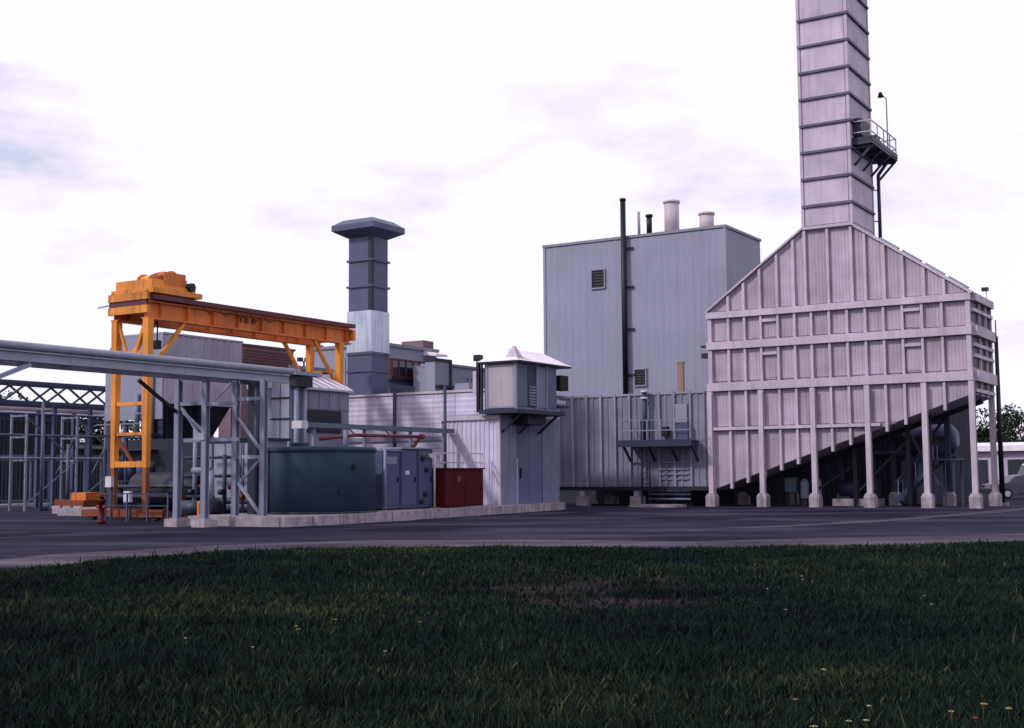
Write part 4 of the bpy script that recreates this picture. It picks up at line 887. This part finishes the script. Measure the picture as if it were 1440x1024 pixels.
t = Thing('service_gantry', 'thin pale steel gantry with many slim pipes in the left distance', 'gantry', (-56.5, 48, 0))
for a in (43.0, 46.2, 49.4, 52.0):
    for uu in (-57.2, -56.0): t.part('post', MB().box(uu-.05, uu+.05, a-.05, a+.05, -.02, 5.0), 'steel_grey')
    for z in (2.6, 3.8, 4.9): t.part('cross_beam', MB().box(-57.15, -56.05, a-.04, a+.04, z-.05, z+.05), 'steel_grey')
for q in range(7): t.part('pipe', MB().tube((-57.1+.16*q, 41.5, (2.72, 3.92, 5.02)[q % 3]), (-57.1+.16*q, 53, (2.72, 3.92, 5.02)[q % 3]), .05, 8), ('steel_grey', 'fence_grey', 'cabinet_blue')[q % 3])
for a in (43.0, 46.2, 49.4): t.part('brace', MB().bar((-56.0, a, .3), (-56.0, a+3.1, 2.5), .06), 'fence_grey'); t.part('brace', MB().bar((-56.0, a+3.1, 2.6), (-56.0, a, 4.8), .06), 'fence_grey')
t = Thing('yard_fence', 'tall blue grey rail fence across the left background', 'fence', (-66, 54, 0))
fz = 3.05
for z in (fz, fz-.28, .35): t.part('rail', MB().box(-66.04, -65.96, 40, 80, z-.05, z+.05), 'fence_grey')
for q in range(30): t.part('post', MB().box(-66.06, -65.94, 40.2+q*1.35, 40.3+q*1.35, -.02, fz+.04), 'fence_grey')
for q in range(159): t.part('picket', MB().box(-66.03, -66.0, 40.05+q*.25, 40.08+q*.25, .4, fz-.3), 'steel_blue')
g = MB().box(-67.2, -65.2, 38, 81, -.1, .14); plant_structure('fence_kerb', g, 'concrete')

t = Thing('dark_shed', 'big dark green corrugated shed behind the fence at far left', 'shed', (-88, 64, 0))
t.part('core', MB().box(-100, -84.05, 49, 69.5, 0, 7.4), 'dark_green')
for q in range(14): t.part('cladding_sheet', sheet_side(MB(), 49.05+q*1.46, 49.05+(q+1)*1.46-.02, -84, 0, 7.4, .36, .06), 'dark_green')
t.part('fascia', MB().box(-84.1, -83.7, 48.9, 69.7, 7.4, 7.65), 'stack_paint'); t.part('roof', MB().prism_v([(-84, 7.42), (-92, 7.75), (-100, 7.42)], 48.9, 69.6), 'dark_green')
t = Thing('dark_backdrop_shed', 'low dark shed added as backdrop right of the big dark green shed', 'shed', (-90, 82, 0))  # added to close the background behind the fence with a dark mass
t.part('core', MB().box(-96, -86.05, 69.8, 96, 0, 4.0), 'dark_green')
for q in range(17): t.part('cladding_sheet', sheet_side(MB(), 69.8+q*1.54, 69.8+(q+1)*1.54-.02, -86, 0, 4.0, .36, .06), 'dark_green')
t.part('roof', MB().prism_v([(-85.7, 4.0), (-85.7, 4.12), (-96, 5.0), (-96, 4.0)], 69.7, 96.1), 'dark_green')

# ------------------------------------------------------------------ under and behind the boiler
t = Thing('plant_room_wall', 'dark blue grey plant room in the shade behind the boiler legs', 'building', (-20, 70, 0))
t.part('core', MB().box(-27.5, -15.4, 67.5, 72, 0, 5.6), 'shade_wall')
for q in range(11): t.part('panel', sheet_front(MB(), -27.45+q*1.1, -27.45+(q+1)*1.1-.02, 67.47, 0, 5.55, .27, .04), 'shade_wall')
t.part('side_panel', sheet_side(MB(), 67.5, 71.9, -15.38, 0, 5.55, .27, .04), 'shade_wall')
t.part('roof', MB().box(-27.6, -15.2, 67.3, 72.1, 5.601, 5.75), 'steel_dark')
t.part('door', MB().box(-17.9, -16.8, 67.38, 67.42, 0, 2.2), 'door_grey')
t = Thing('horizontal_drum', 'grey horizontal drum on a steel frame under the boiler belly', 'vessel', (-16, 64, 0))
t.part('drum', MB().tube((-17.1, 65.6, 3.25), (-14.9, 65.6, 3.25), .75, 22), 'cabinet_blue'); t.part('head', MB().tube((-14.9, 65.6, 3.25), (-14.6, 65.6, 3.25), .75, 22, .4), 'cabinet_blue')
for a in (-16.9, -15.1): t.part('support', h_col(MB(), a, 65.6, 0, 2.55, .2, .6), 'steel_blue')
t.part('beam', MB().box(-17.4, -14.6, 65.2, 65.4, 2.2, 2.38), 'steel_blue')
t.part('wall_panel', MB().box(-17.3, -15.0, 66.3, 66.36, .0, 2.1), 'steel_grey')
t = Thing('steel_stair', 'small steel stair with handrails under the right of the boiler', 'stair', (-15.9, 62.8, 0))
for vv in (62.6, 63.4):
    t.part('stringer', MB().bar((-17.0, vv, .15), (-14.9, vv, 2.2), .06, .22), 'steel_blue')
    t.part('handrail', MB().bar((-17.0, vv, 1.1), (-14.9, vv, 3.1), .05), 'steel_blue')
    for q in range(3): t.part('rail_post', MB().bar((-16.8+q*.85, vv, .4+q*.83), (-16.8+q*.85, vv, 1.32+q*.82), .04), 'steel_grey')
for q in range(9): t.part('tread', MB().box(-16.95+q*.225, -16.72+q*.225, 62.64, 63.36, .2+q*.22, .23+q*.22), 'steel_dark')
t.part('landing', MB().box(-14.95, -13.9, 62.5, 63.5, 2.18, 2.26), 'steel_blue')
for a in (-14.8, -14.0): t.part('landing_post', MB().box(a-.05, a+.05, 63.4, 63.5, 0, 2.18), 'steel_blue')
for i, (a, vv, lab) in enumerate(((-21.4, 62.4, 'pale upright filter pot, left of two under the boiler belly'), (-20.8, 62.6, 'pale upright filter pot, right of two under the boiler belly'))):
    t = Thing('filter_pot', lab, 'vessel', (a, vv, 0), 'filter pots under the boiler')
    t.part('pot', MB().lathe((a, vv, .35), [(.2, 0), (.22, .05), (.22, .8), (.15, .95), (.05, 1.0)], 16), 'steel_grey'); t.part('leg', MB().box(a-.15, a+.15, vv-.15, vv+.15, 0, .349), 'steel_dark')
t = Thing('control_box', 'teal grey control box on legs under the boiler belly', 'box', (-22.0, 62.3, 0))
t.part('box', MB().box(-22.35, -21.75, 62.2, 62.6, .7, 1.4), 'teal_grey'); t.part('leg', MB().box(-22.3, -22.2, 62.3, 62.4, 0, .698).box(-21.9, -21.8, 62.3, 62.4, 0, .698), 'steel_dark')
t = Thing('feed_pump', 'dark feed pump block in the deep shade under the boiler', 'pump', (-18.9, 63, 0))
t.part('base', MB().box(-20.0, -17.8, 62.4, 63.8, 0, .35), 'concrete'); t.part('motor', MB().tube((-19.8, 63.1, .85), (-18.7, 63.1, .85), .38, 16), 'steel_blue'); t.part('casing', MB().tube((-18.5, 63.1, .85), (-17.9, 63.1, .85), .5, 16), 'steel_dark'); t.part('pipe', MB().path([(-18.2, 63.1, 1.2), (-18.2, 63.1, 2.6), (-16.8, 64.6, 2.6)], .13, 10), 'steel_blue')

t = Thing('lamp_pole', 'tall dark pole with pink tip right of the boiler', 'pole', (-12.55, 65.3, 0))
t.part('pole', MB().tube((-12.55, 65.3, 0), (-12.55, 65.3, 8.2), .13, 12, .09), 'black_steel'); t.part('tip', MB().tube((-12.55, 65.3, 8.2), (-12.55, 65.3, 9.0), .03, 8), 'red_pipe')
t.part('base_plate', MB().box(-12.8, -12.3, 65.05, 65.55, -.1, .12), 'plinth')
t.part('arm', MB().bar((-12.55, 65.3, 7.9), (-12.85, 64.9, 7.95), .08), 'black_steel')
t = Thing('beacon_light', 'small rooftop lamp on a thin post at the right end of the boiler', 'lamp', (-12.7, 64.4, 9.8))
t.part('post', MB().bar((-12.75, 64.45, 9.8), (-12.75, 64.45, 10.35), .04), 'lamp_grey'); t.part('head', MB().box(-12.95, -12.65, 64.3, 64.55, 10.35, 10.52), 'steel_dark')

# ------------------------------------------------------------------ right distance: white shed, vehicles
t = Thing('white_shed', 'long low pale shed with dark bays in the right distance', 'shed', (-16, 112, 0))
t.part('wall', MB().box(-30, 8, 112, 120, 0, 3.3), 'stack_paint'); t.part('roof', MB().prism_u([(111.4, 3.3), (111.4, 3.75), (116, 4.1), (120.5, 3.75), (120.5, 3.3)], -30.5, 8.5), 'roof_pale')
for q in range(9):
    a = -29+q*4.0
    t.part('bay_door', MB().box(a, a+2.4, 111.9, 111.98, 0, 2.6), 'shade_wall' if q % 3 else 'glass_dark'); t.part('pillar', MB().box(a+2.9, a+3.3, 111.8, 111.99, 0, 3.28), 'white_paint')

def wheel(t, x, y, r, w):
    ty = t.part('wheel', MB().tube((x, y-w/2, r), (x, y+w/2, r), r, 20), 'rubber'); t.part('rim', MB().tube((x, y-w/2-.012, r), (x, y-w/2-.001, r), r*.6, 14), 'lamp_grey', parent=ty); t.part('rim', MB().tube((x, y+w/2+.001, r), (x, y+w/2+.012, r), r*.6, 14), 'lamp_grey', parent=ty)
def car(lab, base, rot):
    t = Thing('parked_car', lab, 'car', base, rot=rot, plant=False)
    body = [(-2.15, .32), (-2.2, .62), (-2.1, .88), (-1.35, .95), (-.75, 1.36), (-.2, 1.43), (.55, 1.40), (1.2, 1.0), (2.0, .86), (2.18, .66), (2.18, .32)]
    def shell(P, w0, w1):
        mb = MB(); n = len(P)
        def yw(z): return w0 if z < .95 else w0-(z-.95)/.48*(w0-w1)
        A = [(x, -yw(z), z) for x, z in P]; B = [(x, yw(z), z) for x, z in P]
        mb.add(A+B, [tuple(range(n)), tuple(reversed(range(n, 2*n)))]+[(i, n+i, n+(i+1) % n, (i+1) % n) for i in range(n)]); return mb
    t.part('body', shell(body, .84, .62), 'car_grey')
    for s in (-1, 1):
        for P in ([(-1.1, .99), (-.68, 1.3), (-.12, 1.37), (-.12, .99)], [(-.05, .99), (-.05, 1.37), (.5, 1.33), (1.0, 1.0)]):
            mb = MB(); y = lambda z: s*(.84-(z-.95)/.48*.22+.008); q = [(x, y(z), z) for x, z in P]; mb.prism(q, (0, s*.01, 0)); t.part('side_window', mb, 'glass_dark')
        t.part('headlight', MB().box(2.12, 2.2, s*.62-.15, s*.62+.15, .62, .78), 'lamp_glass'); t.part('tail_light', MB().box(-2.2, -2.13, s*.62-.14, s*.62+.14, .66, .82), 'red_paint')
        t.part('mirror', MB().box(.75, .9, s*.93-.08, s*.93+.08, .98, 1.1), 'car_grey')
    t.part('windscreen', MB().prism([(.62, -.6, 1.40), (.62, .6, 1.40), (1.16, .74, 1.06), (1.16, -.74, 1.06)], (.03, 0, .03)), 'glass_dark')
    for x in (-1.35, 1.35):
        for y in (-.76, .76): wheel(t, x, y, .31, .2)
    t.part('bumper', MB().box(2.15, 2.25, -.8, .8, .35, .55), 'rubber'); t.part('bumper', MB().box(-2.27, -2.18, -.8, .8, .35, .55), 'rubber')
def van(lab, base, rot):
    t = Thing('parked_van', lab, 'van', base, rot=rot, plant=False)
    P = [(-2.4, .4), (-2.45, 2.2), (-2.3, 2.32), (1.0, 2.3), (1.35, 2.1), (1.75, 1.35), (2.35, 1.1), (2.45, .8), (2.45, .4)]
    t.part('body', MB().prism([(x, -.9, z) for x, z in P], (0, 1.8, 0)), 'white_paint')
    for s in (-1, 1):
        t.part('side_window', MB().prism([(.5, s*.905, 1.3), (.5, s*.905, 2.0), (1.2, s*.905, 2.0), (1.6, s*.905, 1.32)], (0, s*.01, 0)), 'glass_dark')
        t.part('side_window', MB().prism([(-.9, s*.905, 1.3), (-.9, s*.905, 2.0), (.35, s*.905, 2.0), (.35, s*.905, 1.3)], (0, s*.01, 0)), 'glass_dark')
        t.part('headlight', MB().box(2.4, 2.47, s*.68-.13, s*.68+.13, .78, .98), 'lamp_glass')
    t.part('windscreen', MB().prism([(1.4, -.8, 2.05), (1.4, .8, 2.05), (1.74, .82, 1.4), (1.74, -.82, 1.4)], (.03, 0, .02)), 'glass_dark')
    for x in (-1.5, 1.55):
        for y in (-.8, .8): wheel(t, x, y, .34, .22)
    t.part('bumper', MB().box(2.42, 2.55, -.88, .88, .4, .62), 'rubber')
p = W(-15.0, 82.0); car('dark grey saloon car parked at the right edge', (p.x+.4, p.y, -.01), math.radians(6))
p = W(-17.3, 98.0); van('white van parked at the right edge behind the car', (p.x+1.6, p.y, -.01), math.radians(186))

# ------------------------------------------------------------------ trees
def tree(name, lab, x, y, h, rx, rz, nleaf, seed, z0=0, group='background trees'):
    rg = np.random.RandomState(seed)
    t = Thing(name, lab, 'tree', (x, y, z0), group, rot=rg.uniform(0, 6), plant=False)
    mb = MB().tube((0, 0, -.1), (0.1, .05, h*.5), .22, 10, .12)
    for i in range(7):
        a = rg.uniform(0, 6.28); zz = h*rg.uniform(.25, .5); mb.tube((.05, .03, zz), (math.cos(a)*rx*.6, math.sin(a)*rx*.6, zz+h*rg.uniform(.12, .35)), .07, 6, .025)
    t.part('trunk', mb, 'bark')
    cl = [(rg.normal(0, rx*.45), rg.normal(0, rx*.45), h-rz+rg.uniform(-.8, .75)*rz, rg.uniform(.28, .5)*rx) for _ in range(22)]
    V = []; Fc = []; tone = []
    for i in range(nleaf):
        c = cl[rg.randint(len(cl))]; d = rg.normal(size=3); d /= np.linalg.norm(d); r = c[3]*rg.uniform(.35, 1.05)**.5
        p = np.array([c[0], c[1], c[2]])+d*r*np.array([1, 1, .8]); 
        a = rg.normal(size=3); a /= np.linalg.norm(a); b = np.cross(a, rg.normal(size=3)); b /= np.linalg.norm(b)
        s = rg.uniform(.10, .22); o = len(V); V += [tuple(p-a*s), tuple(p+b*s*.5), tuple(p+a*s), tuple(p-b*s*.5)]; Fc.append((o, o+1, o+2, o+3)); tone += [rg.uniform(0, 1)]*4
    me = bpy.data.meshes.new('crown'); me.from_pydata(V, [], Fc); me.materials.append(MAT['foliage'])
    at = me.attributes.new('tone', 'FLOAT', 'POINT'); at.data.foreach_set('value', tone)
    o = bpy.data.objects.new('crown', me); col.objects.link(o); o.parent = t.o
for i, (u, v, h, rx, rz, lab) in enumerate(((-22.5, 124, 7.6, 2.9, 2.9, 'rounded dark tree behind the boiler leg at right'), (-19.8, 126, 7.0, 3.0, 2.8, 'dark tree rising beside the dark pole at right'), (-16.6, 128, 5.8, 3.2, 2.2, 'low spreading tree near the right picture edge'), (-26, 125, 6.0, 2.4, 2.0, 'dark tree seen between the boiler columns'))):
    p = W(u, v); tree('broadleaf_tree', lab, p.x, p.y, h, rx, rz, 5200, 30+i, -.02)
for i, (u, v, h, rx, rz, lab) in enumerate(((-92, 78, 8.2, 3.2, 3.2, 'dark tree right of the dark shed'), (-104, 74, 10.2, 3.6, 3.4, 'tall dark tree rising behind the dark shed roof'), (-90, 84, 6.4, 2.8, 2.4, 'small dark tree behind the crane legs'), (-80, 86, 5.6, 2.6, 2.2, 'low tree seen beneath the air intake house'))):
    p = W(u, v); tree('broadleaf_tree', lab, p.x, p.y, h, rx, rz, 4200, 50+i, -.02)

# ------------------------------------------------------------------ grass
ex = np.array([p.x for p in ew]); ey = np.array([p.y for p in ew])
order = np.argsort(ex[2:]); exs = ex[2:][order]; eys = ey[2:][order]
def edge_y(x): return np.interp(x, exs, eys)
rg = np.random.RandomState(3)
def field(x, y, s, ph):
    return (np.sin(x*s+ph)+np.sin(y*s*1.3+1.7*ph)+np.sin((x+y)*s*.7+.6*ph)+np.sin((x-1.7*y)*s*.45+2*ph))/4
pa = W(-8.6, 16.2)
def soil_mask(x, y):
    d = ((x-pa.x)/2.4)**2+((y-pa.y)/3.8)**2
    return np.clip(1.5*np.exp(-d*.9)*(.78+.6*field(x, y, 2.1, .4)+.35*field(x, y, 5.3, 1.4)), 0, 1.05)
xs, ys = [], []
for (y0, y1, dens) in ((4.5, 8, 2000), (8, 12, 2000), (12, 18, 1100), (18, 26, 520), (26, 38, 380)):
    half = .44*y1+2.5; n = int((y1-y0)*2*half*dens)
    x = rg.uniform(-half, half, n); y = rg.uniform(y0, y1, n)
    k = (np.abs(x) < .44*y+2.5)
    xs.append(x[k]); ys.append(y[k])
x = np.concatenate(xs); y = np.concatenate(ys)
ed = edge_y(x)+.35*field(x, y, 3.1, 2.0)+rg.normal(0, .18, len(x))
keep = (y < ed) & (rg.uniform(size=len(x)) > soil_mask(x, y)*.86)
x = x[keep]; y = y[keep]; ed = ed[keep]; n = len(x)
clump = field(x, y, 1.35, .9)*.5+field(x, y, 4.3, 2.2)*.35+field(x, y, 9.7, 4.2)*.25
ht = .115*(1+.75*clump)*rg.uniform(.55, 1.35, n)*np.where(rg.uniform(size=n) < .012, 1.8, 1)*(1-.6*soil_mask(x, y)/1.05)
ht *= np.clip((ed-y)/1.6, .45, 1)
ht = np.maximum(ht, .03)
wd = (.0030+.00060*y)*rg.uniform(.7, 1.4, n)
az = rg.uniform(0, 2*np.pi, n); lean = rg.uniform(.1, .75, n)*ht; la = rg.uniform(0, 2*np.pi, n)
cx, sx = np.cos(az)*wd, np.sin(az)*wd; lx, ly = np.cos(la)*lean, np.sin(la)*lean
Vt = np.zeros((n, 5, 3))
Vt[:, 0] = np.stack([x-cx, y-sx, np.full(n, -.02)], 1); Vt[:, 1] = np.stack([x+cx, y+sx, np.full(n, -.02)], 1)
Vt[:, 2] = np.stack([x+cx*.75+lx*.35, y+sx*.75+ly*.35, ht*.6], 1); Vt[:, 3] = np.stack([x-cx*.75+lx*.35, y-sx*.75+ly*.35, ht*.6], 1)
Vt[:, 4] = np.stack([x+lx, y+ly, ht], 1)
me = bpy.data.meshes.new('grass'); me.vertices.add(n*5); me.vertices.foreach_set('co', Vt.reshape(-1))
base = (np.arange(n)*5)[:, None]
li = np.concatenate([base+np.array([0, 1, 2, 3]), base+np.array([3, 2, 4])], 1).reshape(-1)
me.loops.add(n*7); me.loops.foreach_set('vertex_index', li)
ls = (np.arange(n)*7)[:, None]+np.array([0, 4]); me.polygons.add(n*2); me.polygons.foreach_set('loop_start', ls.reshape(-1))
me.update(); me.validate()
tone = np.clip(.40+.36*field(x, y, .75, 3.0)+.22*field(x, y, 2.9, 1.0)+rg.normal(0, .20, n)+np.where(np.abs(ed-y) < 2.2, .12, 0), 0, 1)
tv = np.repeat(tone, 5).reshape(n, 5); tv[:, 4] += .08; tv[:, :2] -= .06
at = me.attributes.new('tone', 'FLOAT', 'POINT'); at.data.foreach_set('value', np.clip(tv, 0, 1).reshape(-1).astype(np.float32))
me.materials.append(MAT['grass_blade'])
go = bpy.data.objects.new('grass', me); col.objects.link(go); go['kind'] = 'stuff'; go['label'] = 'dark rough meadow grass filling the foreground'; go['category'] = 'grass'
# worn earth patch in the grass
g = MB(); P = []
for i in range(28):
    a = 2*math.pi*i/28; r = 1+.22*math.sin(3*a+1)+.14*math.sin(7*a)
    P.append((pa.x+2.2*r*math.cos(a), pa.y+3.5*r*math.sin(a), -.014))
g.add(P, [tuple(range(28))]); structure('bare_earth', g, 'bare_earth')

# ------------------------------------------------------------------ wild flowers
def pix_ground(px, py):
    d = Fw*F_PX + R2*(px-720) + U2*(512-py); k = (.2-H_CAM)/d.z; return d.x*k, d.y*k
FL = {'white': [(1070, 1019), (1222, 980), (1220, 1000), (1191, 1002), (1146, 1010), (1420, 990), (1300, 835), (1126, 808), (1080, 823), (1412, 790), (1105, 850), (540, 905), (357, 900), (262, 895), (418, 873), (1308, 842), (1254, 1020), (1160, 930)],
      'yellow': [(1119, 980), (1339, 998), (1355, 1018), (1380, 988), (1143, 812), (1130, 813), (420, 878), (470, 870), (590, 872)],
      'red': [(1374, 1001), (1379, 1012)]}
LB = {'white': 'tiny white meadow flower in the foreground grass', 'yellow': 'tiny yellow meadow flower in the foreground grass', 'red': 'small red meadow flower at the lower right of the grass'}
for c, L_ in FL.items():
    src = None
    for (a, b) in L_:
        fx, fy = pix_ground(a, b); hh_ = random.uniform(.17, .24)
        t = Thing('meadow_flower', LB[c], 'flower', (fx, fy, -.02), c+' flowers in the grass', rot=random.uniform(0, 6), plant=False)
        if src is None:
            st = t.part('stem', MB().tube((0, 0, 0), (.015, .01, .2), .003, 5), 'stem_green')
            mb = MB()
            for i in range(7):
                an = 2*math.pi*i/7; cc, ss = math.cos(an), math.sin(an)
                mb.add([(.015, .01, .2), (.015+cc*.02-ss*.009, .01+ss*.02+cc*.009, .212), (.015+cc*.034, .01+ss*.034, .21), (.015+cc*.02+ss*.009, .01+ss*.02-cc*.009, .212)], [(0, 1, 2, 3)])
            pe = t.part('petals', mb, 'petal_'+c); ct = t.part('flower_centre', MB().tube((.015, .01, .2), (.015, .01, .218), .011, 8, .006), 'petal_yellow' if c == 'white' else 'rust', parent=pe)
            src = (st, pe, ct)
        else:
            t.copy_of(src[0]); q = t.copy_of(src[1]); t.copy_of(src[2], parent=q)
        q_ = random.uniform(.55, .85); t.o.scale = (q_, q_, hh_/.2*.85)
